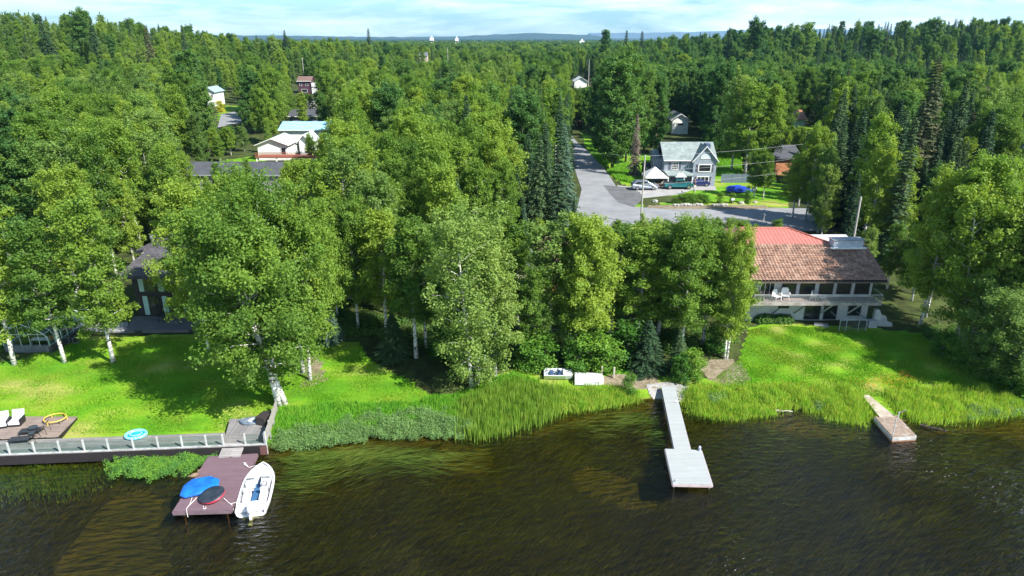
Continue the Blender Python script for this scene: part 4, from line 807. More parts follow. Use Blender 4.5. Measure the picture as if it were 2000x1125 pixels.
MB().prism([(-.5,1.3,.64), (.5,1.3,.64), (.3,1.85,.68), (-.3,1.85,.68)], .02).build('hatch', pm('seam_grey', (.5,.52,.54), None, 4, .5), bt)
for s, nm in ((-1, 'seat'), (1, 'seat')):
    a_ = MB().b2(s*.55-.27, s*.55+.27, -1.45, -.75, .26, .52).build('seat', wc, bt, bevel=.06); MB().b2(s*.55-.26, s*.55+.26, -.72, -.58, .3, .85).build('backrest', wc, a_, bevel=.05)
MB().b2(.22,.84,-.1,.54,.25,.78).build('console', gel, bt, bevel=.05); MB().b2(-.84,-.2,.1,.54,.25,.74).build('side_console', gel, bt, bevel=.05)
MB().add([(.22,.56,.6), (.84,.5,.6), (.8,.32,1.02), (.26,.36,1.02)], [(0,1,2,3)]).add([(-.84,.5,.6), (-.2,.56,.6), (-.24,.36,1.0), (-.8,.32,1.0)], [(0,1,2,3)]).build('windshield', pm('smoked_acrylic', (.10,.12,.14), (.25,.28,.3), 3, .1), bt)
MB().torus((.53,-.16,.78), .17, .02, tilt=Matrix.Rotation(R(60), 4, 'X')).build('steering_wheel', black, bt)
ob = MB().lathe([(.10,0), (.2,.06), (.23,.3), (.19,.5), (.08,.56)], (0,-2.85,.5), 14, .85, 1.35).build('outboard_motor', gel, bt, smooth=True)
MB().b2(-.07,.07,-3.0,-2.75,-.5,.5).b2(-.12,.12,-3.35,-2.72,-.15,-.1).build('motor_leg', gel, ob); MB().b2(-.25,.25,-2.74,-2.6,.2,.6).build('bracket', gel, ob)
MB().tube([(-.9,-1.2,.58), (-.9,.3,.62)], .018, 6).tube([(.9,-1.2,.58), (.9,.3,.62)], .018, 6).build('grab_rail', steel, bt)
# duck resting on the dock
q = PZ(380, 930, .5); dkb = MB().lathe([(.02,0), (.10,.02), (.13,.09), (.08,.15), (.02,.17)], n=12, sx=1.7, sy=1.0).tube([(.16,0,.12), (.2,0,.22)], .03, 6).lathe([(.01,0), (.05,.03), (.045,.08), (.01,.1)], (.22,0,.2), 8).tube([(.26,0,.24), (.32,0,.235)], [.018,.008], 5).tube([(-.18,0,.1), (-.3,0,.13)], [.04,.01], 5).build('duck', pm('brown_feathers', (.24,.17,.10), (.12,.08,.05), 14, .9), smooth=True)
dkb.location = (q.x, q.y, .48); dkb.rotation_euler = (0,0,.6); dkb.scale = (1.5,1.5,1.5); tag(dkb, 'brown duck resting at the edge of the purple brown dock', 'duck')
# grey dock
gd = empty('grey_dock', (0,0,0), 0, 'pale grey composite dock with narrow gangway and square end platform', 'dock')
gb = planks('pale_grey_boards', (.36,.38,.38), (.32,.34,.34), (.20,.21,.21), .14, R(-3), .6, 6, .007, (.9,.9,.9))
g1 = [PZ(1291.5, 754, .72), PZ(1318, 754, .72), PZ(1349, 878.5, .5), PZ(1317, 877.5, .5)]
g2 = [PZ(1299, 876.3, .5), PZ(1370, 879, .5), PZ(1391.5, 946.5, .5), PZ(1314, 944.5, .5)]
MB().prism(g1, .05).build('gangway', gb, gd); MB().prism(g2, .05).build('platform', gb, gd)
pkf = pm('pink_grey_fascia', (.46,.37,.36), (.38,.3,.3), 2, .7); m = MB()
for i in range(4): beam(m, g2[i], g2[(i+1) % 4], .28, .447, .05, -.03)
for i in (1, 3): beam(m, g1[i], g1[(i+1) % 4], .3, .44, .05, -.03)
m.build('rim', pkf, gd)
m = MB()
for q in g2: q = q.lerp((g2[0]+g2[2])/2, .1); m.tube([(q.x, q.y, -2.4), (q.x, q.y, .44)], .05, 8)
for k in (.3, .65):
    for a_, b_ in ((g1[0], g1[3]), (g1[1], g1[2])): q = a_.lerp(b_, k); m.tube([(q.x, q.y, -1.6), (q.x, q.y, .4)], .04, 8)
m.build('support_posts', steel, gd)
def cleat(px, py, z, rz, label):
    q = PZ(px, py, z); o = MB().b2(-.03,.03,-.03,.03,0,.09).tube([(-.16,0,.11), (-.08,0,.09), (.08,0,.09), (.16,0,.11)], .025, 6).build('cleat', steel); o.location = (q.x, q.y, z); o.rotation_euler = (0,0,rz); return tag(o, label, 'cleat', 'metal cleats on the pale grey dock')
cleat(1319, 940, .502, .8, 'metal cleat at the near left corner of the pale grey dock'); cleat(1322, 786, .66, .2, 'metal cleat on the gangway of the pale grey dock near the gravel')
q = PZ(1366, 880, .5); tag(MB().lathe([(.07,0), (.11,.05), (.11,.3), (.05,.4)], n=12).build('dock_bumper', pm('blue_white', (.5,.52,.6), (.2,.22,.35), 6, .5)), 'small pale post bumper at the far right corner of the grey dock', 'bumper').location = (q.x, q.y, .502)
# old dock at the right
od = empty('old_dock', (0,0,0), 0, 'worn old dock of pink board ramp and peeling grey float', 'dock')
o1 = [PZ(1684, 771, .8), PZ(1697, 771.5, .8), PZ(1748, 813, .55), PZ(1718, 814, .55)]; o2 = [PZ(1709, 814, .48), PZ(1752, 811, .48), PZ(1789, 850, .48), PZ(1743, 852.5, .48)]
MB().prism(o1, .07).build('ramp', pm('pink_boards', (.40,.34,.27), (.28,.23,.18), 1.4, .85, detail=8), od)
m_, t, b = base_mat('peeling_deck'); b.inputs['Roughness'].default_value = .85
rr_ = ramp(t, [(.12,.11,.10), (.22,.16,.12), (.27,.20,.15), (.40,.41,.41)], [.36, .44, .56, .62]); t.links.new(noi(t, 2.3, 9, .75).outputs['Fac'], rr_.inputs[0]); t.links.new(rr_.outputs[0], b.inputs['Base Color'])
MB().prism(o2, .06).build('float_deck', m_, od)
m = MB()
for i in range(4): beam(m, o2[i], o2[(i+1) % 4], .12, .415, .06, -.04)
m.build('float_side', pm('grey_float', (.50,.50,.49), (.3,.28,.26), 2.5, .8), od)
m = MB(); 
for i in range(4): beam(m, o2[i], o2[(i+1) % 4], -.2, .115, .04, -.05)
m.build('rusty_skirt', pm('rust', (.30,.15,.09), (.16,.09,.06), 4, .9), od)
q0, q1 = PZ(1743, 849, .5), PZ(1747.5, 816, .5); tag(MB().tube([(q0.x, q0.y, -.9), (q0.x+.05, q0.y+.02, 2.0)], .04, 8).build('mooring_pole', pst), 'tall thin white pole standing at the near corner of the old dock', 'pole')
q1 = PZ(1754, 815, .5); tag(MB().tube([(q1.x, q1.y, -.5), (q1.x, q1.y, 1.0)], .045, 8).build('short_pole', pst), 'short white pole at the far corner of the old dock', 'pole')
bark_g = pm('grey_driftwood', (.42,.38,.33), (.25,.22,.19), 3, .9)
def log(p0, p1, r, label, mat=bark_g, knots=0):
    p0, p1 = Vector(p0), Vector(p1); m = MB(); k = 7; m.tube([p0.lerp(p1, i/k)+Vector((0,0,.04*math.sin(i*1.7))) for i in range(k+1)], [r*(1-.35*i/k) for i in range(k+1)], 7)
    for j in range(knots): c = p0.lerp(p1, .15+.25*j); m.tube([c, c+Vector((.02,-.05,.22))], [r*.6, r*.3], 5)
    return tag(m.build('driftwood_log', mat), label, 'log')
log(PZ(1797, 830, .06), PZ(1850, 842, .03), .11, 'dark log with knots floating right of the old dock', pm('dark_log', (.06,.045,.03), (.03,.022,.015), 4, .8), 4)
log(P(1572, 793, .1), P(1597, 797, .1), .12, 'pale driftwood log at the lawn edge among the reeds'); log(PZ(1515, 802, .1), PZ(1548, 803, .05), .08, 'pale thin driftwood at the water edge below the lawn'); log(PZ(1757, 806, .6), PZ(1771, 800, 1.0), .05, 'bare grey branch sticking out of the reeds by the old dock')
# white hulls in the reeds
def skiff(px, py, rz, up, label, name):
    q = P(px, py); t_ = empty(name, (q.x, q.y, q.z), rz, label, 'boat'); m = MB(); rings = []
    for t2 in (0,.04,.25,.5,.75,.92,1.0):
        b_ = .78*(1-.35*max(0, (t2-.6)/.4)**2); x = -1.3+2.6*t2; 
        if up: rings.append([(x, -b_*.6, .05), (x, -b_, .55), (x, -b_+.07, .58), (x, -b_*.62, .18 if 0 < t2 < 1 else .5), (x, b_*.62, .18 if 0 < t2 < 1 else .5), (x, b_-.07, .58), (x, b_, .55), (x, b_*.6, .05)])
        else: rings.append([(x, -b_, .02), (x, -b_*.97, .3), (x, -b_*.7, .62-.16*(t2 > .95)), (x, -b_*.2, .70-.2*(t2 > .95)), (x, b_*.2, .70-.2*(t2 > .95)), (x, b_*.7, .62-.16*(t2 > .95)), (x, b_*.97, .3), (x, b_, .02)])
    k = 8; m.v = [p for r in rings for p in r]
    for i in range(len(rings)-1):
        for j in range(k): m.f.append((i*k+j, i*k+(j+1) % k, (i+1)*k+(j+1) % k, (i+1)*k+j))
    m.f += [tuple(range(k-1,-1,-1)), tuple(range((len(rings)-1)*k, len(rings)*k))]
    m.build('hull', gel, t_, smooth=False); return t_
s1 = skiff(1090, 737, R(-2), True, 'small white boat with blue interior lying in the grass by the trees', 'rowing_boat')
MB().b2(-1.1,.3,-.45,.45,.19,.24).build('floor', pm('blue_grey_cover', (.13,.2,.34), (.35,.42,.52), 7, .6), s1)
for x in (-.6, .1): MB().b2(x-.12,x+.12,-.6,.6,.42,.47).build('bench_seat', pm('navy_trim', (.05,.09,.2), None, 3, .5), s1)
MB().b2(.45,1.25,-.55,.55,.5,.6).build('bow_cover', gel, s1)
s2 = skiff(1150, 745, R(-3), False, 'upturned plain white hull at the edge of the reeds', 'upturned_hull')
MB().b2(-1.345,-1.30,-.5,.5,.1,.55).build('transom', black, s2)
m = MB()
for k, wd in enumerate((.07, .05, .09, .08, .07)): m.b2(.55+k*.12, .55+k*.12+wd, -.797, -.783, .37, .47)
m.build('registration_marks', pm('grey_ink', (.12,.12,.15), None, 3, .6), s2)
for px, py in ((1175, 735), (1199, 738)):
    q = P(px, py); tag(MB().b2(-.07,.07,-.07,.07,-.1,.9).b2(-.085,.085,-.085,.085,.9,.95).build('bollard_post', pm('pale_stump', (.5,.44,.36), None, 4, .8)), 'short pale wooden post beside the upturned hull' if px < 1190 else 'short pale wooden post farther right on the bare bank', 'post').location = q
# ================================================================== street things
tyre_m = pm('tyre_rubber', (.02,.02,.02), None, 5, .8); rim_m = pm('alloy_rim', (.5,.5,.52), None, 5, .3, .8); lamp_m = pm('headlamp', (.7,.72,.75), None, 3, .15); tail_m = pm('tail_lamp', (.45,.02,.02), None, 3, .3)
def car(name, loc, rz, L2, W2, prof, glass_prof, paint, wheels, label, wr=.36):
    # prof: body side outline (x,z), front at +x ; glass_prof: cabin glass outline
    t_ = empty(name, loc, rz, label, 'car' if name != 'pickup_truck' else 'truck')
    m = MB(); n = len(prof); ws = (-W2/2, -W2/2+.08, W2/2-.08, W2/2); vs = []
    for k, y in enumerate(ws):
        for x, z in prof:
            tap = (.14 if z > 1.05 else 0); e = (.04 if k in (0, 3) else 0); yy = y*(1-tap) ; cz_ = .7
            vs.append((x*(1-e*.5), yy, cz_+(z-cz_)*(1-e)))
    fs = []
    for k in range(3): fs += [((i+1) % n+k*n, i+k*n, i+(k+1)*n, (i+1) % n+(k+1)*n) for i in range(n)]
    fs += [tuple(range(n)), tuple(range(4*n-1, 3*n-1, -1))]; m.add(vs, fs).build('body', paint, t_)
    for gl2 in glass_prof:
        g = MB(); tp_ = .14
        g.extr([(x, z) for x, z in gl2], 'y', -W2/2*(1-.13)-.012, W2/2*(1-.13)+.012).build('side_window', glassd, t_)
    xs = [p[0] for g in glass_prof for p in g]; zs = [p[1] for g in glass_prof for p in g]
    xf = max(xs); zt, zb_ = max(zs), min(zs); wf = W2*.40
    for (xa_, xb_, nm) in ((max(x for x, z in sum(glass_prof, []) if z >= zt-.02)+.05, xf+.1, 'windscreen'), (min(x for x, z in sum(glass_prof, []) if z >= zt-.02)-.05, min(xs)-.1, 'rear_window')):
        s = 1 if nm == 'windscreen' else -1
        MB().add([(xa_+s*.04, -wf*.88, zt), (xb_+s*.06, -wf, zb_+.02), (xb_+s*.06, wf, zb_+.02), (xa_+s*.04, wf*.88, zt)], [(0,1,2,3)]).build(nm, glassd, t_)
    for x in wheels:
        for s in (-1, 1):
            w_ = MB().tube([(x, s*(W2/2-.1), wr), (x, s*(W2/2+.03), wr)], wr, 18).build('wheel', tyre_m, t_); MB().tube([(x, s*(W2/2+.031), wr), (x, s*(W2/2+.045), wr)], wr*.62, 12).build('rim', rim_m, w_)
    for s in (-1, 1):
        MB().b2(L2/2-.1, L2/2+.015, s*W2*.36-.17, s*W2*.36+.17, .66, .84).build('headlight', lamp_m, t_, bevel=.02); MB().b2(-L2/2-.015, -L2/2+.08, s*W2*.38-.12, s*W2*.38+.12, .75, 1.0).build('tail_light', tail_m, t_)
    return t_
q = P(1260, 372.5); suv_p = [(-2.4,.3), (2.4,.3), (2.45,.75), (2.3,.98), (1.35,1.1), (.65,1.55), (.3,1.66), (-1.7,1.68), (-2.3,1.15), (-2.45,.95)]
car('parked_car', (q.x, q.y+.9, q.z+.12), R(2), 4.9, 1.9, suv_p, [[(-1.95,1.12), (-1.55,1.52), (-.75,1.56), (-.75,1.12)], [(-.65,1.12), (-.65,1.56), (.25,1.54), (.95,1.12)]], pm('silver_blue_paint', (.30,.34,.42), (.27,.31,.39), .8, .25, .55, coat=.6), (-1.5, 1.5), 'silver grey estate car parked nearest the canopy tent')
q = P(1327, 371.5); pk_p = [(-2.75,.4), (2.7,.4), (2.75,.8), (2.6,1.05), (1.35,1.12), (.85,1.72), (-.55,1.74), (-.75,1.12), (-2.78,1.12), (-2.8,.6)]
pt = car('pickup_truck', (q.x, q.y+1.2, q.z+.12), R(0), 5.5, 1.95, pk_p, [[(-.5,1.14), (-.42,1.62), (.2,1.64), (.2,1.14)], [(.28,1.14), (.28,1.64), (.75,1.6), (1.1,1.14)]], pm('teal_paint', (.015,.13,.14), (.012,.10,.11), .8, .3, .2, coat=.6), (-1.75, 1.75), 'dark teal pickup truck parked before the front door', .4)
MB().b2(-2.6,-.85,-.78,.78,1.0,1.125).build('truck_bed', trimd, pt)
q = P(1372, 369); c_p = [(-1.9,.3), (1.9,.3), (1.95,.65), (1.8,.85), (1.0,.95), (.35,1.35), (-1.0,1.38), (-1.7,.95), (-1.95,.8)]
car('parked_car', (q.x, q.y+2.6, q.z+.1), R(0), 3.9, 1.75, c_p, [[(-1.2,.97), (-.9,1.26), (.25,1.24), (.7,.97)]], pm('navy_paint', (.02,.03,.13), None, .8, .3, .2, coat=.6), (-1.2, 1.2), 'small dark blue car under the ground floor window of the grey blue house', .31)
q = P(1445, 377); tarp = empty('tarp_covered_boat', (q.x, q.y+.6, q.z), R(-3), 'boat under a bright blue tarpaulin on the grass beside the birches', 'covered boat')
m = MB(); rings = []
for i in range(9):
    t_ = i/8; x = -2.3+4.6*t_; h_ = .5+.85*math.sin(math.pi*min(1, .15+t_*.9))**.6; w_ = .5+.5*math.sin(math.pi*(.15+.75*t_)); rings += [(x, -w_, .25), (x, -w_*.9, h_*.62), (x, 0, h_+.06*math.sin(i*2.2)), (x, w_*.9, h_*.62), (x, w_, .25)]
fs = [(i*5+j, i*5+j+1, (i+1)*5+j+1, (i+1)*5+j) for i in range(8) for j in range(4)]+[(4,3,2,1,0), (40,41,42,43,44)]
m.add(rings, fs).build('tarpaulin', pm('blue_tarp', (.012,.05,.42), (.008,.03,.28), 2.5, .4, bump=.6, bscale=2), tarp); MB().b2(-2,2.2,-.5,.5,.1,.26).build('hull', white, tarp)
MB().b2(2.35,3.2,-.35,.35,.3,.9).build('bow', pm('pale_hull', (.4,.45,.5), (.2,.22,.25), 4, .5), tarp, bevel=.15)
# poles and wires
pole_m = pm('weathered_pole', (.42,.40,.37), (.33,.31,.28), 2, .9, stretch=(1,1,.2))
def pole(px, pyb, h, label, y=None, arms=1):
    q = P(px, pyb) if y is None else Vector((XA(px, y, 4), y, 0)); q.z = h1(q.x, q.y)
    t_ = empty('utility_pole', q, 0, label, 'pole', 'utility poles'); MB().tube([(0,0,-.3), (0,0,h)], [.15,.10], 10).build('shaft', pole_m, t_)
    if arms: MB().b2(-.06,.06,-1.0,1.0,h-.45,h-.33).build('cross_arm', pole_m, t_)
    return q
qa = pole(1251, 437, 10.6, 'tall grey utility pole rising between the front trees and the driveway', arms=0)
qb = pole(1659, 0, ZA(384, 80)-h1(40, 80), 'pale utility pole behind the tiled roof house chimney', y=80, arms=0); qc = pole(1083, 0, 10.6, 'utility pole hidden among the tall spruces', y=112, arms=0)
wire_m = pm('wire_grey', (.45,.45,.46), None, 3, .6)
def wire(a, ha, b_, hb, sag, label, r=.015):
    A, B = Vector(a)+Vector((0,0,ha)), Vector(b_)+Vector((0,0,hb)); pts = [A.lerp(B, k/20)-Vector((0,0,sag*4*(k/20)*(1-k/20))) for k in range(21)]
    tag(MB().tube(pts, r, 4).build('power_line', wire_m), label, 'wire')
qr = Vector((XA(1560, 114, 8), 114, h1(60, 114)))
for ha, sg, lab in ((10.45, .25, 'topmost overhead wire crossing before the grey blue house'), (8.2, .3, 'middle overhead wire crossing behind the parked vehicles'), (6.1, .3, 'lowest overhead wire crossing above the roadside shrubs')): wire(qa, ha, qr, ha, sg, lab)
wire(qc, 10.4, qa, 10.4, .3, 'overhead wire running from the spruces to the tall grey pole')
pole(1561, 0, 10.8, 'utility pole behind the roadside birch', y=114, arms=0)
for px, y_, h_, lab in ((597, 350, 13, 'thin white pole beside the maroon house'), (877, 330, 20, 'dark pole above the trees left of the middle'), (1148, 300, 16, 'street side pole at the end of the side road')): pole(px, 0, h_, lab, y=y_)
q = P(1491, 434); sg = empty('mailbox', q, .2, 'mailbox on a post at the shaded kerb', 'mailbox'); MB().b2(-.05,.05,-.05,.05,0,1.1).build('post', pole_m, sg); MB().extr([(-.12,1.1), (.12,1.1), (.12,1.25), (.07,1.33), (-.07,1.33), (-.12,1.25)], 'y', -.25, .25).build('box', pm('grey_box', (.3,.32,.35), None, 3, .4), sg)
q = P(1430, 402); sg = empty('yard_sign', q, 0, 'small white yard sign on a post among the shrubs', 'sign'); MB().b2(-.03,.03,-.03,.03,0,1.3).build('post', pole_m, sg); MB().b2(-.28,.28,-.06,-.03,.95,1.35).build('panel', white, sg)
rock_m = pm('pale_rock', (.42,.40,.37), (.28,.27,.25), 3, .9, bump=.5)
def rock(q, s, label, group='pale rocks along the garden bed'):
    m = MB(); n1_, n2_ = 8, 5; vs = []
    for j in range(n2_):
        for i in range(n1_): a = 2*math.pi*i/n1_; e = -.5+j*.5; rr2 = math.cos(e*.9)*(1+.25*random.uniform(-1, 1)); vs.append((s*rr2*math.cos(a), s*.8*rr2*math.sin(a), s*.6*(.4+math.sin(e))))
    fs = [(j*n1_+i, j*n1_+(i+1) % n1_, (j+1)*n1_+(i+1) % n1_, (j+1)*n1_+i) for j in range(n2_-1) for i in range(n1_)]+[tuple(range((n2_-1)*n1_, n2_*n1_))]
    o = m.add(vs, fs).build('rock', rock_m); o.location = q; tag(o, label, 'rock', group)
rock(P(1279, 395), .55, 'flat pale rock at the left end of the street garden'); rock(P(1448, 398), .5, 'rounded pale rock between the two right garden shrubs'); rock(P(1474, 396), .4, 'pale rock right of the last garden shrub')
for k in range(16):
    px = 1318+k*6.3+random.uniform(-1, 1); px = px if px < 1372 else px+30 if px < 1390 else px
    rock(P(px, 401.5), random.uniform(.3, .5), 'pale edging rock, '+['leftmost','second','third','fourth','fifth','sixth','seventh','eighth','ninth','tenth','eleventh','twelfth','thirteenth','fourteenth','fifteenth','rightmost'][k]+' of the row below the garden hedge')
# people and dog
skin_m = pm('skin', (.55,.36,.27), None, 8, .6); hair_m = pm('dark_hair', (.04,.025,.02), None, 8, .7)
def skinned(name, verts, edges, radii, mat, parent, root=0):
    me = bpy.data.meshes.new(name); me.from_pydata(verts, edges, []); me.update(); me.materials.append(mat); o = bpy.data.objects.new(name, me); COL.objects.link(o); o.parent = parent
    s = o.modifiers.new('skin', 'SKIN'); s.use_smooth_shade = True
    for i, r in enumerate(radii): me.skin_vertices[0].data[i].radius = (r, r)
    me.skin_vertices[0].data[root].use_root = True
    u = o.modifiers.new('sub', 'SUBSURF'); u.levels = 1; u.render_levels = 1; return o
def person(px, py, rz, shirt, trousers, label, lean=0.0, arms=((.28,.05,1.05),(-.28,.05,1.05)), stride=.12, dy=0):
    q = P(px, py); t_ = empty('person', (q.x, q.y+dy, q.z+.12), rz, label, 'person')
    f = lambda x, y, z: (x, y-lean*max(0, z-.9)*1.2, z-lean*max(0, z-.9)*.45)
    V = [f(0,0,.95), f(0,0,1.2), f(0,0,1.42), f(0,0,1.52), f(0,-.01,1.64), f(0,-.01,1.76), f(.19,0,1.4), f(.24,.02,1.14), f(*[arms[0][0], arms[0][1]-.1, arms[0][2]-.16]), f(-.19,0,1.4), f(-.24,.02,1.14), f(*[arms[1][0], arms[1][1]-.1, arms[1][2]-.16]),
         (.1,0,.9), (.11,-stride*.6,.5), (.11,-stride,.07), (.11,-stride-.16,.03), (-.1,0,.9), (-.11,stride*.5,.5), (-.11,stride,.07), (-.11,stride-.16,.03)]
    E_ = [(0,1),(1,2),(2,3),(3,4),(4,5),(2,6),(6,7),(7,8),(2,9),(9,10),(10,11),(0,12),(12,13),(13,14),(14,15),(0,16),(16,17),(17,18),(18,19)]
    r_ = [.13,.12,.13,.055,.10,.07,.06,.045,.035,.06,.045,.035,.085,.06,.042,.035,.085,.06,.042,.035]
    skinned('body', V, E_, r_, skin_m, t_)
    skinned('shirt', [V[0], V[1], V[2], V[6], tuple(Vector(V[6]).lerp(Vector(V[7]), .75)), V[9], tuple(Vector(V[9]).lerp(Vector(V[10]), .75))], [(0,1),(1,2),(2,3),(3,4),(2,5),(5,6)], [.155,.15,.155,.085,.065,.085,.065], shirt, t_)
    skinned('trousers', [(0,0,.96), V[12], V[13], tuple(Vector(V[14])+Vector((0,0,.06))), V[16], V[17], tuple(Vector(V[18])+Vector((0,0,.06)))], [(0,1),(1,2),(2,3),(0,4),(4,5),(5,6)], [.15,.105,.075,.06,.105,.075,.06], trousers, t_)
    h = MB().lathe([(.10,-.02), (.125,.05), (.10,.12), (.03,.15)], (0,0,0), 12).build('hair', hair_m, t_, smooth=True); h.location = Vector(V[4])+Vector((0,.025,.05))
    return t_
person(1355.5, 379, R(180), pm('white_shirt', (.75,.74,.74), None, 5, .8), pm('pale_trousers', (.55,.52,.5), None, 5, .8), 'person in a white top and pale trousers standing by the pickup bonnet')
person(1290.5, 371, R(70), pm('cream_shirt', (.6,.5,.42), None, 5, .8), pm('black_trousers', (.02,.02,.025), None, 5, .8), 'person in a cream top bending between the grey car and the pickup', lean=.55, dy=.5)
person(1303, 367, R(10), pm('pink_shirt', (.6,.36,.34), None, 5, .8), pm('grey_trousers', (.2,.2,.22), None, 5, .8), 'person in a pink top standing behind the pickup by the tent', dy=3.0)
person(1360, 371, R(-60), pm('red_shirt', (.35,.06,.07), None, 5, .8), pm('blue_trousers', (.05,.07,.16), None, 5, .8), 'person in a dark red top at the front of the pickup', dy=1.5)
q = P(1332.5, 379); dg = empty('dog', (q.x, q.y, q.z+.13), R(160), 'black and white dog sitting on the pale driveway', 'dog'); dw = pm('white_fur', (.6,.58,.55), (.02,.02,.02), 4.5, .9, lo=.46, hi=.5)
V = [(0,-.2,.22), (0,0,.36), (0,.16,.5), (0,.2,.66), (0,.3,.70), (0,.40,.67), (.09,.16,.3), (.09,.2,.03), (-.09,.16,.3), (-.09,.2,.03), (.13,-.12,.14), (.12,.06,.04), (-.13,-.12,.14), (-.12,.06,.04), (0,-.34,.12), (0,-.5,.1), (.07,.22,.76), (-.07,.22,.76)]
skinned('body', V, [(0,1),(1,2),(2,3),(3,4),(4,5),(2,6),(6,7),(2,8),(8,9),(0,10),(10,11),(0,12),(12,13),(0,14),(14,15),(3,16),(3,17)], [.15,.14,.12,.085,.08,.04,.05,.035,.05,.035,.08,.035,.08,.035,.035,.02,.02,.02], dw, dg)
# ================================================================== trees
lf_birch = leafmat('birch_leaves', (.085,.170,.024), (.150,.255,.032), (.240,.335,.042), .40)
lf_pale = leafmat('pale_birch_leaves', (.095,.175,.038), (.15,.245,.05), (.22,.31,.065), .36)
lf_dark = leafmat('cottonwood_leaves', (.048,.125,.030), (.085,.180,.036), (.14,.245,.044), .34)
lf_spruce = leafmat('spruce_needles', (.022,.055,.024), (.040,.085,.032), (.07,.12,.042), .08, .5, .75)
lf_blue = leafmat('blue_spruce_needles', (.045,.09,.06), (.075,.135,.085), (.11,.175,.115), .08, .5, .75)
lf_dead = leafmat('dead_needles', (.15,.115,.09), (.21,.165,.14), (.27,.22,.19), .05, .5, .9)
lf_brown = leafmat('browning_needles', (.035,.06,.028), (.06,.085,.035), (.14,.12,.06), .06, .6, .9)
lf_shrub = leafmat('shrub_leaves', (.05,.14,.018), (.09,.21,.02), (.16,.28,.03), .3, .6)
bm_, t, b = base_mat('birch_bark'); b.inputs['Roughness'].default_value = .8; L = t.links.new
rr_ = ramp(t, [(.05,.045,.04), (.10,.09,.08), (.62,.60,.56), (.72,.70,.66)], [.36, .42, .47, .7]); L(noi(t, 2.2, 5, .65, stretch=(1, 1, 2.4)).outputs['Fac'], rr_.inputs[0]); L(rr_.outputs[0], b.inputs['Base Color'])
bark = pm('brown_bark', (.16,.13,.10), (.08,.065,.05), 3, .95, bump=.5, stretch=(1,1,.25))
def unit(a): return a/np.linalg.norm(a, axis=1, keepdims=True)
def leafmesh(name, C_, Rr, per, size, rng, mat, up=.45, out=.5, asp=.62, center=None, droop=0.0):
    # C_: clump centres, Rr: clump radii (n,3); per leaves in each clump
    n = len(C_)*per; ci = np.repeat(np.arange(len(C_)), per)
    d = unit(rng.normal(size=(n, 3))); rad = rng.random(n)**.42
    pos = C_[ci]+d*Rr[ci]*rad[:, None]
    if droop: pos[:, 2] -= droop*rng.random(n)**2*Rr[ci, 2]
    o = d if center is None else .5*d+.5*unit(pos-center+1e-6)
    nn = unit(o*out+rng.normal(size=(n, 3))*.55+np.array([0, 0, up]))
    a = unit(np.cross(nn, rng.normal(size=(n, 3)))); b2 = np.cross(nn, a)
    s = size*(.6+.8*rng.random(n))[:, None]
    co = np.stack([pos-a*s, pos-b2*s*asp+nn*s*.12, pos+a*s, pos+b2*s*asp+nn*s*.12], 1).reshape(-1, 3)
    return npmesh(name, co, np.arange(n*4).reshape(-1, 4), mat)
def birch_proto(seed, Ht, Rc, base, nl, per, size, mat, barkm, shape=.5, stems=1, droop=.6, lean=.3, lobes=1.0):
    rng = np.random.default_rng(seed); tr_ = MB(); cs, rs = [], []
    for s_ in range(stems):
        off = Vector((rng.uniform(-.35, .35), rng.uniform(-.35, .35), 0)) if stems > 1 else Vector((0, 0, 0))
        a0 = rng.uniform(0, 6.28); sp_ = (Rc*.38 if stems > 1 else lean)
        hh = Ht*(1-.12*s_*rng.random()); tip = Vector((math.cos(a0+s_*6.28/stems)*sp_, math.sin(a0+s_*6.28/stems)*sp_, hh*.97))
        mid = off.lerp(tip, .5)+Vector((rng.uniform(-.25, .25), rng.uniform(-.25, .25), 0)); r0 = .0105*Ht+.03
        def ax(t_): return off*(1-t_)**2+mid*2*t_*(1-t_)+tip*t_*t_
        tr_.tube([ax(k/8)-Vector((0,0,.4 if k == 0 else 0)) for k in range(9)], [r0*(1.25 if k == 0 else 1)*(1-.93*k/8) for k in range(9)], 8)
        nlimb = int(nl/stems); ga = rng.uniform(0, 6)
        for i in range(nlimb):
            t_ = (base+(1-base)*(i+.5)/nlimb); u = (t_-base)/(1-base); ga += 2.399+rng.uniform(-.3, .3)
            prof = max(.12, 1-((u-shape*.72)/(.74 if u > shape*.72 else .62))**2)**.5
            ln = Rc*prof*rng.uniform(.62, 1.1)*(.75 if stems > 1 else 1); p0 = ax(t_); el = rng.uniform(.2, .7)+1.1*max(0, u-.3)
            d = Vector((math.cos(ga), math.sin(ga), el)).normalized(); p1 = p0+d*ln*.55; p2 = p0+d*ln+Vector((0, 0, -.10*ln))
            if u < .8: tr_.tube([p0, p1, p0.lerp(p2, .85)], [r0*.30*(1-u*.7)+.005, r0*.14*(1-u*.6)+.004, .004], 4, caps=False)
            k = max(2, int(ln/.55*lobes))
            for j in range(k):
                v = .35+.65*(j+rng.random()*.6)/k; c = p0.lerp(p2, v)+Vector(rng.normal(size=3)*.30); g = rng.uniform(.36, .80)*(.90+.05*Rc)
                cs.append(c); rs.append((g, g, g*rng.uniform(.6, 1.05)))
        cs.append(tip+Vector((0,0,.1))); rs.append((.4, .4, .7))
    C_ = np.array([tuple(c) for c in cs]); Rr = np.array(rs)
    tr_m = tr_.build('trunk', barkm, center=False); me_t = tr_m.data; me_t.shade_smooth(); bpy.data.objects.remove(tr_m)
    return leafmesh('crown', C_, Rr, per, size, rng, mat, droop=droop, center=np.array([[0, 0, Ht*.5]])), me_t, Ht
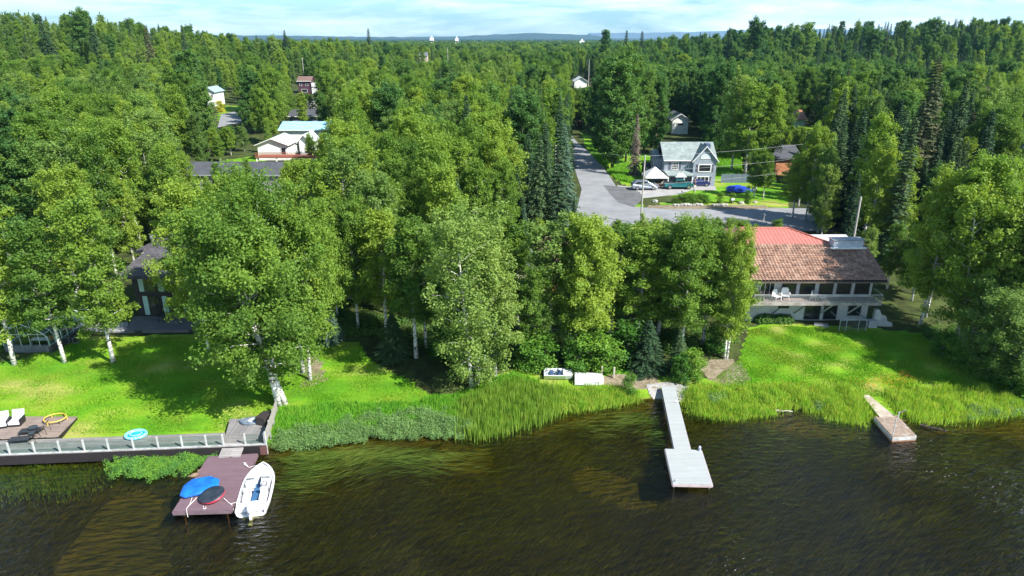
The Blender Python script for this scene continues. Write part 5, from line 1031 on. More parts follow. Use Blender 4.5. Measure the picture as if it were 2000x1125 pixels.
def spruce_proto(seed, Ht, Rc, mat, base=.06, dens=1.0, size=.17, gap=0.0, droop=.45):
    rng = np.random.default_rng(seed); P0, A, Bv, S = [], [], [], []; tr_ = MB()
    tr_.tube([(0,0,-.4), (0,0,Ht*.5), (0,0,Ht)], [.011*Ht+.04, .007*Ht, .015], 7); z = base*Ht; lv = 0
    while z < Ht*.985:
        u = 1-z/Ht; L0 = Rc*(u**.85)*(.9+.2*rng.random())+.12; nb = int((8+8*u)*dens)+3
        for k in range(nb):
            if rng.random() < gap: continue
            a = rng.uniform(0, 6.283); ln = L0*rng.uniform(.72, 1.12); dr_ = droop*rng.uniform(.5, 1.3)
            if u > .25 and k % 2 == 0: tr_.tube([(0,0,z), (math.cos(a)*ln*.9, math.sin(a)*ln*.9, z-dr_*ln*.5)], [.03, .008], 3, caps=False)
            ns = max(3, int(ln/.17)); 
            for j in range(ns):
                v = (j+.7)/ns; r_ = ln*v; zz = z+.10*ln*v-dr_*ln*v*v*.9; wdt = (.16+.30*ln*(1-v)*.55)
                for s in (-1, 1):
                    P0.append((math.cos(a)*r_-math.sin(a)*s*wdt*.5, math.sin(a)*r_+math.cos(a)*s*wdt*.5, zz-.06*rng.random()-.05))
                    A.append((math.cos(a)*.8-math.sin(a)*s*.9, math.sin(a)*.8+math.cos(a)*s*.9, -.35+rng.normal()*.25)); S.append(max(size, wdt*.55)*(.8+.5*rng.random()))
        z += (.30+.22*u)*(Ht/16)**.5
    # leader
    for j in range(8): P0.append((0, 0, Ht-.08*j)); A.append(tuple(rng.normal(size=3))); S.append(.12)
    P0 = np.array(P0); A = unit(np.array(A)); S = np.array(S)[:, None]; n = len(P0); nn = unit(np.cross(A, rng.normal(size=(n, 3)))+np.array([0, 0, 1.1])); Bq = unit(np.cross(nn, A))
    co = np.stack([P0-A*S, P0-Bq*S*.5-np.array([0,0,.05]), P0+A*S, P0+Bq*S*.5], 1).reshape(-1, 3)
    o = tr_.build('trunk', bark, center=False); me_t = o.data; bpy.data.objects.remove(o)
    return npmesh('crown', co, np.arange(n*4).reshape(-1, 4), mat), me_t, Ht
BP = dict(
    broad1=birch_proto(1, 16, 4.6, .24, 68, 84, .12, lf_birch, bm_, .55), broad2=birch_proto(2, 16, 4.4, .28, 68, 84, .12, lf_birch, bm_, .5),
    hero=birch_proto(12, 16, 6.0, .25, 120, 100, .095, lf_birch, bm_, .55, stems=3, lobes=1.15),
    multi1=birch_proto(3, 16, 5.2, .22, 96, 84, .12, lf_birch, bm_, .55, stems=3), multi2=birch_proto(4, 16, 5.0, .2, 90, 84, .12, lf_birch, bm_, .6, stems=2),
    slim1=birch_proto(5, 16, 3.1, .25, 56, 84, .12, lf_birch, bm_, .55), slim2=birch_proto(6, 16, 3.0, .3, 54, 84, .12, lf_birch, bm_, .5),
    slim3=birch_proto(7, 16, 3.3, .2, 58, 84, .12, lf_pale, bm_, .6), weep=birch_proto(8, 16, 4.8, .1, 88, 84, .105, lf_pale, bm_, .75, stems=2, droop=1.8),
    cot1=birch_proto(9, 18, 4.4, .1, 80, 64, .155, lf_dark, bark, .62, droop=.2), cot2=birch_proto(10, 18, 3.8, .08, 74, 64, .155, lf_dark, bark, .7, droop=.2),
    bush=birch_proto(11, 3.2, 1.7, .05, 26, 60, .09, lf_shrub, bark, .8, stems=3, droop=.2))
SP = dict(sp1=spruce_proto(21, 18, 3.0, lf_spruce), sp2=spruce_proto(22, 18, 2.5, lf_spruce), sp3=spruce_proto(23, 18, 3.4, lf_spruce, dens=1.2),
    blue=spruce_proto(24, 18, 3.6, lf_blue, base=.03, dens=1.3), dead=spruce_proto(25, 12, 1.9, lf_dead, dens=.9, gap=.15, size=.09, droop=.9), brown=spruce_proto(26, 18, 2.4, lf_brown, gap=.1), thin=spruce_proto(27, 16, 1.5, lf_spruce, gap=.1))
ALL = {**BP, **SP}
KINDN = {'cot1': ('cottonwood_tree', 'cottonwood'), 'cot2': ('cottonwood_tree', 'cottonwood'), 'bush': ('leafy_shrub', 'shrub'), 'blue': ('blue_spruce_tree', 'spruce'), 'dead': ('dead_spruce_tree', 'dead spruce'), 'brown': ('browning_spruce_tree', 'spruce')}
TREES = []
def tree(kind, x, y, ht, label, group=None, w=1.0, rz=None, lean=(0, 0), sink=.1):
    cr_, tk, h0 = ALL[kind]; nm, cat = KINDN.get(kind, ('spruce_tree', 'spruce') if kind in SP else ('birch_tree', 'birch')); s = ht/h0
    t_ = empty(nm, (x, y, h1(x, y)-sink), random.uniform(0, 6.28) if rz is None else rz, label, cat, group); t_.scale = (s*w, s*w, s)
    t_.rotation_euler = (lean[0], lean[1], t_.rotation_euler.z); linkme('trunk', tk, t_); linkme('crown', cr_, t_); TREES.append((x, y, ht)); return t_
def ptree(kind, px, py, top, label, w=1.0, dy=0, **k):
    q = P(px, py); y = q.y+dy; x = XA(px, y, q.z) if dy else q.x; z = h1(x, y); return tree(kind, x, y, max(2, ZA(top, y)-z), label, w=w, **k)
# --- trees that can be told apart, each at its own spot
ptree('slim1', 28, 713, 395, 'birch with a clean white trunk before the greenhouse, leftmost of the lawn birches', w=1.1, lean=(0, -.03))
ptree('slim2', 127, 708, 430, 'birch with a white trunk at the right corner of the greenhouse', w=1.15, lean=(0, -.04))
ptree('slim1', 222, 708, 395, 'birch with a speckled trunk standing alone on the lawn right of the greenhouse', w=1.05, lean=(0, -.03), rz=1.0)
ptree('hero', 548, 786, 366, 'big yellow green birch on joined white trunks at the boardwalk end of the lawn', w=1.08, rz=.4, lean=(0, -.04))
ptree('broad2', 606, 742, 420, 'leaning white birch just behind the big joined trunk birch', w=.8, lean=(0, -.05)); ptree('slim2', 592, 728, 430, 'thin birch close beside the leaning white birch')
ptree('broad1', 408, 684, 375, 'broad birch on the lawn in front of the timber terrace', w=.9)
ptree('multi2', 470, 664, 350, 'full birch behind the big joined trunk birch at the terrace end', w=.85); ptree('broad2', 640, 676, 400, 'birch at the back of the small lawn strip left of the little spruces', w=.8)
ptree('slim2', 813, 698, 430, 'slender birch with a long bare trunk above the small dark spruce', w=1.25); ptree('slim1', 833, 678, 440, 'second slender birch right behind the long bare trunk')
ptree('weep', 928, 754, 425, 'large drooping grey green birch with branches down to the reeds', w=1.12, rz=2.1); ptree('slim3', 968, 742, 470, 'short pale birch under the right side of the large drooping birch')
ptree('slim2', 755, 660, 415, 'birch in deep shade left of the long bare trunk', w=1.2); ptree('broad1', 700, 640, 400, 'dark shaded birch behind the top of the small lawn strip', w=.9)
ptree('broad2', 1142, 706, 432, 'bright birch with twin lower trunks above the small white boat', w=1.02); ptree('slim1', 1127, 706, 445, 'birch leaning beside the bright birch above the small white boat', w=1.1)
ptree('slim3', 1076, 692, 440, 'birch with a pale trunk left of the bright birch', w=1.4); ptree('slim2', 1046, 712, 520, 'small thin birch between the drooping birch and the pale trunked one')
ptree('slim1', 1242, 672, 446, 'birch with thin grey trunk above the dark low spruce', w=1.55); ptree('broad1', 1330, 690, 440, 'dense birch above the bare bank left of the lawn corner', w=1.05)
ptree('multi2', 1418, 702, 452, 'birch on two white trunks at the corner of the right lawn', w=.74, rz=1.0); ptree('slim2', 1372, 672, 450, 'birch filling the gap left of the two white trunks', w=1.5)
ptree('slim3', 1285, 655, 455, 'pale birch behind the dark low spruce', w=1.5); ptree('slim1', 1190, 660, 450, 'birch in front of the orange timber house corner', w=1.5)
ptree('slim1', 1012, 640, 440, 'birch hiding the grey roof right of the drooping birch', w=1.3); ptree('slim2', 985, 625, 430, 'birch behind the top of the drooping birch', w=1.3)
ptree('sp3', 770, 700, 610, 'small dark green spruce at the foot of the long bare trunk', w=2.3); ptree('blue', 648, 668, 590, 'small blue green spruce at the top of the lawn strip', w=1.7)
ptree('sp3', 1262, 722, 622, 'low broad dark spruce on the bare bank above the upturned hull', w=2.3); ptree('sp3', 1322, 728, 640, 'dark low spruce right beside the broad one', w=1.7)
for px, py, tp, lb, w_ in ((1357, 738, 690, 'bright green shrub at the right foot of the dark low spruces', 1.2), (1335, 745, 700, 'darker shrub at the foot of the dark low spruces', 1.1), (1180, 722, 670, 'leafy shrub right behind the upturned hull', 1.4), (1120, 728, 670, 'shrub behind the gap between the two white hulls', 1.2), (1030, 722, 668, 'shrub under the right edge of the drooping birch', 1.2), (1060, 715, 655, 'shrub at the foot of the pale trunked birch', 1.5), (1150, 715, 650, 'tall shrub under the bright birch', 1.5), (1215, 705, 640, 'shaded shrub left of the low spruces', 1.5), (1395, 690, 640, 'shrub just behind the two white trunks', 1.4), (870, 700, 640, 'shaded shrub behind the left side of the drooping birch', 1.7), (1228, 776, 745, 'dark shrub at the left edge of the gravel patch', .9)):
    ptree('bush', px, py, tp, lb, w=w_)
# right wood edge
ptree('multi1', 1880, 688, 372, 'huge leafy birch with white trunks at the right edge of the lawn', w=1.0); ptree('broad2', 1868, 660, 320, 'tall birch directly behind the huge leafy one', w=1.0)
ptree('multi2', 1950, 700, 400, 'broad birch right of the huge leafy one', w=1.0); ptree('broad1', 2010, 722, 380, 'birch cut by the right edge of the picture', w=1.0)
ptree('broad1', 1795, 640, 350, 'birch at the left end of the right wood beside the stepped wall', w=.85); ptree('weep', 1925, 735, 560, 'low drooping birch at the lower corner of the right wood', w=1.7); ptree('weep', 1985, 760, 590, 'low drooping birch nearest the water at the right edge', w=1.8)
for k, (px, py, tp) in enumerate(((1868, 712, 668), (1905, 728, 684), (1945, 745, 700), (1985, 765, 715), (2015, 780, 720), (1835, 695, 655))): ptree('bush', px, py, tp, ['bright shrub','leafy shrub','rounded shrub','yellow green shrub','large shrub','shaded shrub'][k]+' along the right wood edge, number %s from the lawn' % ['two','three','four','five','six','one'][k], w=1.5)
for k, px in enumerate(range(1128, 1520, 24)):
    ptree(['slim1', 'broad2', 'slim2', 'broad1'][k % 4], px+random.uniform(-5, 5), 500+random.uniform(-12, 10), 424+random.uniform(2, 22), ['first','second','third','fourth','fifth','sixth','seventh','eighth','ninth','tenth','eleventh','twelfth','thirteenth','fourteenth','fifteenth','sixteenth','seventeenth'][k]+' birch from the side road spruces in the row before the street', group='birches in the row before the street', w=1.25)
# spruces by the side road, the dead spruce, street trees
ptree('blue', 1098, 432, 238, 'tall blue green spruce at the left edge of the side road', w=.98); ptree('sp1', 1062, 440, 232, 'tall dark spruce left of the blue green one', w=1.15); ptree('sp3', 1030, 452, 255, 'dark spruce third from the side road', w=1.1)
ptree('sp3', 1010, 470, 320, 'dark spruce behind the top of the drooping birch', w=1.1); ptree('blue', 1024, 500, 400, 'pale blue spruce low between two birches above the drooping birch', w=.8); ptree('sp2', 1120, 445, 380, 'short spruce below the blue green one', w=1.0)
ptree('dead', 1238, 346, 222, 'bare grey brown dead spruce left of the canopy tent', w=1.0)
for px, py, tp, kd, lb, w_ in ((1195, 330, 120, 'cot2', 'tall dense dark cottonwood beside the dead spruce', 1.25), (1222, 318, 108, 'cot1', 'dense cottonwood right behind the dead spruce', .9), (1170, 300, 150, 'cot2', 'dark cottonwood beside the side road verge', .9), (1258, 300, 140, 'cot1', 'cottonwood behind the shed with the crossed door', .6),
        (1472, 386, 292, 'slim1', 'young birch beside the tarpaulin covered boat', 1.35), (1490, 390, 300, 'slim2', 'right one of the birches beside the tarpaulin covered boat', 1.2), (1428, 335, 150, 'slim3', 'tall slender birch behind the plank fence', 1.0), (1455, 345, 168, 'slim1', 'yellow green tall birch right of the plank fence', 1.3),
        (1395, 315, 130, 'cot1', 'dark cottonwood behind the right corner of the grey blue house', .75), (1386, 300, 150, 'sp1', 'dark spruce behind the roof of the grey blue house', .8),
        (1572, 432, 255, 'broad1', 'large roadside birch left of the dark spruces', .85), (1548, 425, 300, 'slim2', 'birch at the end of the open road', 1.2), (1602, 436, 330, 'cot2', 'dark roadside tree casting shade on the street', .9)):
    ptree(kd, px, py, tp, lb, w=w_)
for px, py, tp, kd, lb, w_ in ((1648, 450, 210, 'sp1', 'tall dark spruce behind the pale chimney', 1.2), (1690, 440, 250, 'sp3', 'broad dark spruce right of the pale chimney', 1.1), (1772, 420, 108, 'brown', 'tall browning spruce with a pale crown', 1.3), (1722, 400, 190, 'sp1', 'dark spruce left of the tall browning one', 1.2),
        (1838, 400, 152, 'sp2', 'narrow dark spruce right of the tall browning one', 1.0), (1812, 410, 200, 'sp3', 'deep green spruce between the browning and the narrow one', 1.0), (1862, 400, 215, 'brown', 'shorter spruce with brown upper branches', 1.35), (1880, 470, 325, 'brown', 'rust brown spruce top among the right birches', 1.0), (1618, 440, 235, 'sp2', 'dark spruce leftmost behind the red metal roof', 1.2)):
    ptree(kd, px, py, tp, lb, w=w_)
tree('dead', XA(1912, 150, 12), 150, 17, 'bare grey leafless tree above the right birches', w=1.5)
for px, py, tp, lb, k_ in ((498, 262, 140, 'dark round topped tree in the clearing above the white metal roof', 'cot1'), (565, 218, 160, 'small dark tree beside the house gables', 'cot1'), (385, 260, 105, 'tall deep green cottonwood left of the pale two storey house', 'cot2'), (410, 300, 165, 'green cottonwood leaning over the grey back street', 'cot2')): ptree(k_, px, py, tp, lb, w=1.1)
for px, py, tp, kd, lb, w_ in ((432, 402, 318, 'slim2', 'thin birch before the left part of the long charcoal roof', .9), (492, 400, 312, 'slim1', 'thin birch before the right part of the long charcoal roof', .8), (462, 408, 345, 'slim3', 'small pale birch between the two thin ones by the charcoal roof', .9),
        (452, 304, 250, 'broad2', 'low yellow green birch in the clearing below the grey back street', 1.1), (478, 296, 246, 'slim3', 'pale low birch right of the yellow green one in the clearing', 1.3), (430, 316, 268, 'broad1', 'birch at the left side of the clearing', 1.1), (528, 300, 232, 'slim2', 'slim birch before the white metal roofed house', .7)):
    ptree(kd, px, py, tp, lb, w=w_)
yb = leafmat('yellow_leaves', (.30,.33,.02), (.42,.42,.03), (.5,.48,.04), .2); me_y = BP['bush'][0].copy(); me_y.materials[0] = yb; ALL['ybush'] = (me_y, BP['bush'][1], 3.2); KINDN['ybush'] = ('golden_shrub', 'shrub')
ptree('ybush', 434, 219, 199, 'golden yellow shrub beside the pale two storey house', w=1.3)
# street garden shrubs
hg = [(1318, 1.25), (1327, 1.5), (1336, 1.55), (1345, 1.6), (1354, 1.6), (1363, 1.55), (1372, 1.45), (1381, 1.3)]
for k, (px, h_) in enumerate(hg):
    q = P(px, 397); tree('bush', q.x, q.y, h_, ['first','second','third','fourth','fifth','sixth','seventh','eighth'][k]+' shrub from the left in the street garden hedge', 'hedge shrubs along the street', w=1.3)
for px, h_, lb in ((1404, 1.8, 'round shrub just right of the street garden hedge'), (1429, 1.6, 'small round shrub by the white yard sign'), (1461, 2.1, 'largest round shrub at the right end of the street garden')): q = P(px, 397); tree('bush', q.x, q.y, h_, lb, w=.95)
for px, top, y_, kd, w_, lb in ((98, 28, 300, 'sp1', 1.3, 'dark spruce highest on the wooded hill at the left'), (168, 24, 330, 'cot1', 1.3, 'round crowned tree on top of the wooded hill at the left'), (192, 30, 320, 'sp3', 1.0, 'spruce right beside the round crowned hilltop tree'), (263, 35, 340, 'thin', 1.3, 'thin spruce spire right of the hilltop trees'),
        (296, 48, 300, 'brown', 1.1, 'brownish spruce on the right slope of the left hill'), (365, 46, 330, 'sp2', 1.0, 'lone spruce where the left hill meets the ridge'), (560, 57, 420, 'sp3', 1.1, 'spruce standing above the flat skyline'), (722, 55, 480, 'thin', 1.6, 'spire shaped spruce above the blue ridge'),
        (1182, 62, 430, 'cot2', .9, 'ragged tree at the right end of the blue ridge'), (1222, 58, 450, 'thin', 1.5, 'first spire on the skyline right of the ridge'), (1252, 60, 460, 'thin', 1.6, 'second spire on the skyline right of the ridge'), (1475, 44, 380, 'cot1', 1.2, 'tall round tree on the skyline above the grey blue house'),
        (1420, 52, 390, 'sp1', 1.2, 'spruce left of the tall round skyline tree'), (1932, 38, 400, 'sp2', 1.3, 'highest spruce on the skyline at the right'), (1820, 40, 410, 'cot1', 1.4, 'broad tree on the right hilltop'), (1700, 60, 380, 'cot1', 1.3, 'round tree on the skyline left of the right hilltop'), (1570, 48, 390, 'cot2', 1.2, 'tall tree between the two right skyline groups')):
    x_ = XA(px, y_, 20); tree(kd, x_, y_, ZA(top, y_)-h1(x_, y_), lb, w=w_)
# --- the wood: individuals placed on a jittered grid
clear = [(1128,280,1222,425,190), (1235,275,1402,412,121), (1200,392,1535,424,104), (1400,345,1500,400,112), (1478,442,1735,645,66), (264,478,312,652,67), (505,262,606,318,152), (425,322,545,368,124), (430,318,470,345,150), (560,192,640,262,205), (581,150,620,184,335),
         (400,168,428,208,270), (428,206,480,246,235), (1118,150,1150,174,400), (1128,222,1168,268,205), (1312,225,1352,268,200), (1338,238,1372,262,148), (1545,205,1572,246,195), (1975,278,2000,305,155), (1400,285,1450,345,120), (118,68,150,86,325), (1765,84,1792,102,380), (818,102,840,122,500), (1520,330,1545,350,135), (1060,560,1200,598,72), (1610,200,1755,440,84), (1760,110,1800,330,96), (1800,160,1890,330,90), (990,240,1130,420,86)]
front = [P(a, b_) for a, b_ in ((-300,600), (0,640), (150,610), (240,575), (262,470), (420,470), (520,610), (650,640), (740,655), (850,668), (1000,668), (1250,655), (1450,640), (1476,470), (1740,470), (1775,590), (1850,655), (1960,690), (2300,700))]
fx_, fy_ = np.array([p.x for p in front]), np.array([p.y for p in front]); o_ = np.argsort(fx_); fx_, fy_ = fx_[o_], fy_[o_]
NOGO = [road_main, road_side, yard, yard2, yard3, yard4, yard5, drive, PP([(330,400),(555,400),(560,330),(330,340)])]
FOOT = [(hA.location.x+35, 133, 9), (30, 72, 10), (-33, 72.5, 9.5)]
for o in list(bpy.data.objects):
    if o.parent is None and o.get('category') == 'house' and o.location.x: FOOT.append((o.location.x, o.location.y+4, 6.5))
rg2 = np.random.default_rng(99); cand = []
yv = 64.0; 
while yv < 1500:
    st = 4.5 if yv < 150 else 6.3 if yv < 260 else 9 if yv < 500 else 14
    xm_ = yv*.80+22; xs_ = np.arange(-xm_, xm_, st)
    for x in xs_:
        cand.append((x+rg2.uniform(-.42, .42)*st, yv+rg2.uniform(-.42, .42)*st, st))
    yv += st*.9
keep = []
for x, y, st in cand:
    fyv = float(np.interp(x, fx_, fy_))
    if y < fyv+1.5: continue
    if y < 300 and any(bool(inpoly(np.array([x]), np.array([y]), pl)[0]) for pl in NOGO): continue
    if any((x-a)**2+(y-b_)**2 < r_*r_ for a, b_, r_ in FOOT): continue
    if any((x-a)**2+(y-b_)**2 < (2.6 if y < 120 else 3)**2 for a, b_, _ in TREES): continue
    z = h1(x, y); px, py, dep = proj(x, y, z)
    if px < -160 or px > 2160: continue
    ps = .07+(.5 if 1560 < px < 1900 and y > 85 else 0)+(.55 if 985 < px < 1120 and 88 < y < 190 else 0)-(.02 if y > 230 else 0)-(.06 if px < 350 and y < 200 else 0)
    pc = .05+(.40 if 1130 < px < 1520 and y > 118 else 0)+(.15 if y > 180 and px > 1000 else 0)+(.06 if y > 250 else 0)
    u = rg2.random()
    if u < ps: kd = ['sp1', 'sp2', 'sp3', 'sp1', 'thin' if rg2.random() < .4 else 'sp3', 'brown' if rg2.random() < .35 else 'sp2'][rg2.integers(6)]; h_ = rg2.uniform(11, 19) if y < 300 else rg2.uniform(10, 17)
    elif u < ps+pc: kd = ['cot1', 'cot2'][rg2.integers(2)]; h_ = rg2.uniform(13, 18) if y < 260 else rg2.uniform(11, 16)
    else: kd = ['broad1', 'broad2', 'slim1', 'slim2', 'slim3', 'slim1', 'slim2', 'slim3'][rg2.integers(8)]; h_ = rg2.uniform(10.5, 18) if y < 260 else rg2.uniform(8, 16)
    bad = False
    wpx = {'b': 3.2, 's': 2.4, 'c': 3.2, 't': 1.6}[kd[0]]/dep*FP
    while True:
        p2 = proj(x, y, z+h_)[1]; bad = False
        for (a, b_, c, d, dist) in clear:
            if y < dist and px+wpx > a and px-wpx < c and p2 < d-3 and py > b_: bad = True; break
        if not bad or h_ < 7: break
        h_ -= 1.5
    if bad: continue
    keep.append((x, y, h_, kd, px, p2, dep))
keep.sort(key=lambda k: k[6])
# landmarks for the labels of the wood's single trees
LM = [('the dark timber house', -34, 72), ('the greenhouse', gh.location.x+2, gh.location.y+3), ('the tiled roof house', 31, 72), ('the long low charcoal roofed building', XA(440, 126, 5), 129), ('the white house with the red deck', -52, 160),
      ('the orange timber house', 11, 78), ('the tan house', 0.5, 78), ('the grey blue house', 34, 128), ('the maroon house', mh.location.x, mh.location.y), ('the pale two storey house', XA(407, 270, 8), 270), ('the side road end', XA(1120, 185, 5), 185),
      ('the board fence', XA(1145, 215, 5), 215), ('the blue roofed house', XA(1990, 160, 6), 160), ('the rust roofed house', XA(1560, 205, 6), 207), ('the orange sided house', XA(1537, 140, 6), 143), ('the tall browning spruce', XA(1772, 100, 5), 100), ('the huge leafy birch', XA(1880, 61, 1), 61),
      ('the drooping birch', XA(928, 54, 1), 54), ('the dead spruce', XA(1238, 136, 4), 136), ('the blue garden umbrella', XA(1352, 150, 6), 150), ('the low spruces on the bank', XA(1290, 58, 1), 58)]
ORD = ['', 'second ', 'third ', 'fourth ', 'fifth ', 'sixth ', 'seventh ', 'eighth ', 'ninth ', 'tenth ', 'eleventh ', 'twelfth ', 'thirteenth ', 'fourteenth ', 'fifteenth ', 'sixteenth ', 'seventeenth ', 'eighteenth ', 'nineteenth ', 'twentieth ']
quota = {'b': 262, 's': 110, 'c': 80}; cells = {}; used_n = {'b': 0, 's': 0, 'c': 0}; stuffp = []
desc = {'broad1': 'broad birch', 'broad2': 'spreading birch', 'slim1': 'slim birch', 'slim2': 'narrow birch', 'slim3': 'pale green birch', 'cot1': 'dark round cottonwood', 'cot2': 'dark tall cottonwood', 'sp1': 'dark spruce', 'sp2': 'slim spruce', 'sp3': 'wide spruce', 'thin': 'very thin spruce', 'brown': 'browning spruce'}
sel = []
for k in keep:
    c = k[3][0] if k[3] not in ('sp1', 'sp2', 'sp3') else 's'
    c = {'broad1': 'b', 'broad2': 'b', 'cot1': 'c', 'cot2': 'c', 'thin': 's', 'brown': 's', 'slim1': 'b', 'slim2': 'b', 'slim3': 'b'}.get(k[3], 's')
    if k[1] < 330 and used_n[c] < quota[c]: used_n[c] += 1; sel.append(k)
    else: stuffp.append(k)
def cellof(k):
    x, y = k[0], k[1]; nm, lx, ly = min(LM, key=lambda l: (l[1]-x)**2+(l[2]-y)**2); dx, dy = x-lx, y-ly
    sec = ('right of' if dx > 0 else 'left of') if abs(dx) > abs(dy) else ('behind' if dy > 0 else 'in front of')
    return (nm, sec, desc[k[3]]), math.hypot(dx, dy)
for k in sel: c, d = cellof(k); cells.setdefault(c, []).append((d, k))
for (nm, sec, ds), lst in cells.items():
    lst.sort(key=lambda q: q[0])
    for i, (d, k) in enumerate(lst):
        o1 = ORD[min(i, 19)]; lb = f'{ds} standing {o1}nearest {sec} {nm}' if o1 else f'{ds} standing nearest {sec} {nm}'
        tree(k[3], k[0], k[1], k[2], lb, 'trees of the wood', w=rg2.uniform(.82, 1.14))
print('individual trees', len(sel), used_n, 'stuff', len(stuffp))
# --- the far wood as one mass, instanced by geometry nodes
order = ['broad1', 'broad2', 'slim1', 'slim3', 'cot1', 'cot2', 'sp1', 'sp2', 'sp3', 'brown', 'thin', 'slim2']
first = {}
for o in bpy.data.objects:
    if o.type == 'MESH' and o.name.startswith('crown'):
        for kd in order:
            if o.data == ALL[kd][0]: first.setdefault(kd, o)
order = [k for k in order if k in first]
y = 1500.0
while y < 4200:
    st = 26 if y < 2400 else 42
    for x in np.arange(-y*.8, y*.8, st): 
        xx, yy_ = x+rg2.uniform(-.5, .5)*st, y+rg2.uniform(-.5, .5)*st; kd = order[rg2.integers(len(order))]; stuffp.append((xx, yy_, rg2.uniform(9, 14), kd, 0, 0, 0))
    y += st
pts = np.array([(k[0], k[1], h1(k[0], k[1])-.3) for k in stuffp]); me = bpy.data.meshes.new('distant_forest'); me.vertices.add(len(pts)); me.vertices.foreach_set('co', pts.ravel())
for nm, ty, arr in (('pick', 'INT', [order.index(k[3]) if k[3] in order else 0 for k in stuffp]), ('grow', 'FLOAT', [k[2]/ALL[k[3]][2] for k in stuffp]), ('wide', 'FLOAT', [1.0 if k[1] < 600 else 1.5 if k[1] < 1500 else 2.2 for k in stuffp]), ('turn', 'FLOAT', list(rg2.uniform(0, 6.28, len(stuffp))))):
    a = me.attributes.new(nm, ty, 'POINT'); a.data.foreach_set('value', arr)
fo = linkme('distant_forest', me); tag(fo, 'mass of birch and spruce wood stretching to the horizon', 'forest', kind='stuff')
ng = bpy.data.node_groups.new('forest_nodes', 'GeometryNodeTree'); ng.interface.new_socket('Geometry', in_out='INPUT', socket_type='NodeSocketGeometry'); ng.interface.new_socket('Geometry', in_out='OUTPUT', socket_type='NodeSocketGeometry')
gi, go = ng.nodes.new('NodeGroupInput'), ng.nodes.new('NodeGroupOutput'); iop = ng.nodes.new('GeometryNodeInstanceOnPoints'); g2i = ng.nodes.new('GeometryNodeGeometryToInstance'); LK = ng.links.new
for kd in reversed(order): oi = ng.nodes.new('GeometryNodeObjectInfo'); oi.inputs['Object'].default_value = first[kd]; oi.inputs['As Instance'].default_value = False; LK(oi.outputs['Geometry'], g2i.inputs[0])
def na(nm, ty): n_ = ng.nodes.new('GeometryNodeInputNamedAttribute'); n_.data_type = ty; n_.inputs[0].default_value = nm; return n_.outputs[0]
cx_ = ng.nodes.new('ShaderNodeCombineXYZ'); LK(na('turn', 'FLOAT'), cx_.inputs[2]); sc_ = ng.nodes.new('ShaderNodeCombineXYZ'); mu = ng.nodes.new('ShaderNodeMath'); mu.operation = 'MULTIPLY'
LK(na('grow', 'FLOAT'), mu.inputs[0]); LK(na('wide', 'FLOAT'), mu.inputs[1]); LK(mu.outputs[0], sc_.inputs[0]); LK(mu.outputs[0], sc_.inputs[1]); LK(na('grow', 'FLOAT'), sc_.inputs[2])
LK(gi.outputs[0], iop.inputs['Points']); LK(g2i.outputs[0], iop.inputs['Instance']); iop.inputs['Pick Instance'].default_value = True; LK(na('pick', 'INT'), iop.inputs['Instance Index']); LK(cx_.outputs[0], iop.inputs['Rotation']); LK(sc_.outputs[0], iop.inputs['Scale']); LK(iop.outputs[0], go.inputs[0])
md = fo.modifiers.new('forest', 'NODES'); md.node_group = ng
# ================================================================== ground cover and water plants
def scatter(polys_px, n, rng, z=None, noise_s=None, thr=.0):
    out = []
    for poly in polys_px:
        pw = PP(poly) if z is None else [PZ(a, b_, z) for a, b_ in poly]; xs = [p.x for p in pw]; ys = [p.y for p in pw]
        m_ = int(n*3); x = rng.uniform(min(xs), max(xs), m_); y = rng.uniform(min(ys), max(ys), m_); k = inpoly(x, y, pw)
        x, y = x[k], y[k]
        if noise_s: kk = np.array([mnoise.noise(Vector((a*noise_s, b_*noise_s, 3.1))) > thr for a, b_ in zip(x, y)]); x, y = x[kk], y[kk]
        out.append(np.stack([x, y], 1)[:n])
    return np.concatenate(out)
def blades(name, pts, hmin, hmax, wid, mat, label, cat, lean=.25, z=None, rng=RNG, patch=.5, jit=0):
    pts = pts+rng.normal(size=pts.shape)*jit
    n = len(pts); x, y = pts[:, 0], pts[:, 1]; zz = np.maximum(H(x, y), -.35) if z is None else np.full(n, z)
    hn = np.array([mnoise.noise(Vector((a*patch, b_*patch, 0))) for a, b_ in pts])*.9+.5; h = hmin+(hmax-hmin)*np.clip(hn+rng.normal(size=n)*.18, 0, 1.2)
    a = rng.uniform(0, 6.283, n); d = rng.uniform(0, 6.283, n); ln = lean*h*rng.random(n); w2 = wid*(.6+.8*rng.random(n))
    bx, by = np.cos(a)*w2, np.sin(a)*w2; tx, ty = np.cos(d)*ln, np.sin(d)*ln
    co = np.stack([np.stack([x-bx, y-by, zz-.05], 1), np.stack([x+bx, y+by, zz-.05], 1), np.stack([x+bx*.7+tx*.45, y+by*.7+ty*.45, zz+h*.6], 1), np.stack([x+tx, y+ty, zz+h], 1), np.stack([x-bx*.7+tx*.45, y-by*.7+ty*.45, zz+h*.6], 1)], 1).reshape(-1, 3)
    return tag(linkme(name, npmesh(name, co, np.arange(n*5).reshape(-1, 5), mat)), label, cat, kind='stuff')
g_reed = leafmat('reed_blades', (.10,.22,.025), (.18,.31,.035), (.34,.38,.09), .35, 1.5); g_grass = leafmat('long_grass', (.09,.28,.025), (.15,.38,.035), (.24,.43,.045), .4, .5)
g_sedge = leafmat('sedge_blades', (.11,.29,.03), (.21,.40,.04), (.36,.45,.07), .4, 1.6); g_lawn = leafmat('lawn_blades', (.075,.235,.012), (.125,.315,.014), (.29,.36,.05), .35, .16)
r3 = np.random.default_rng(5)
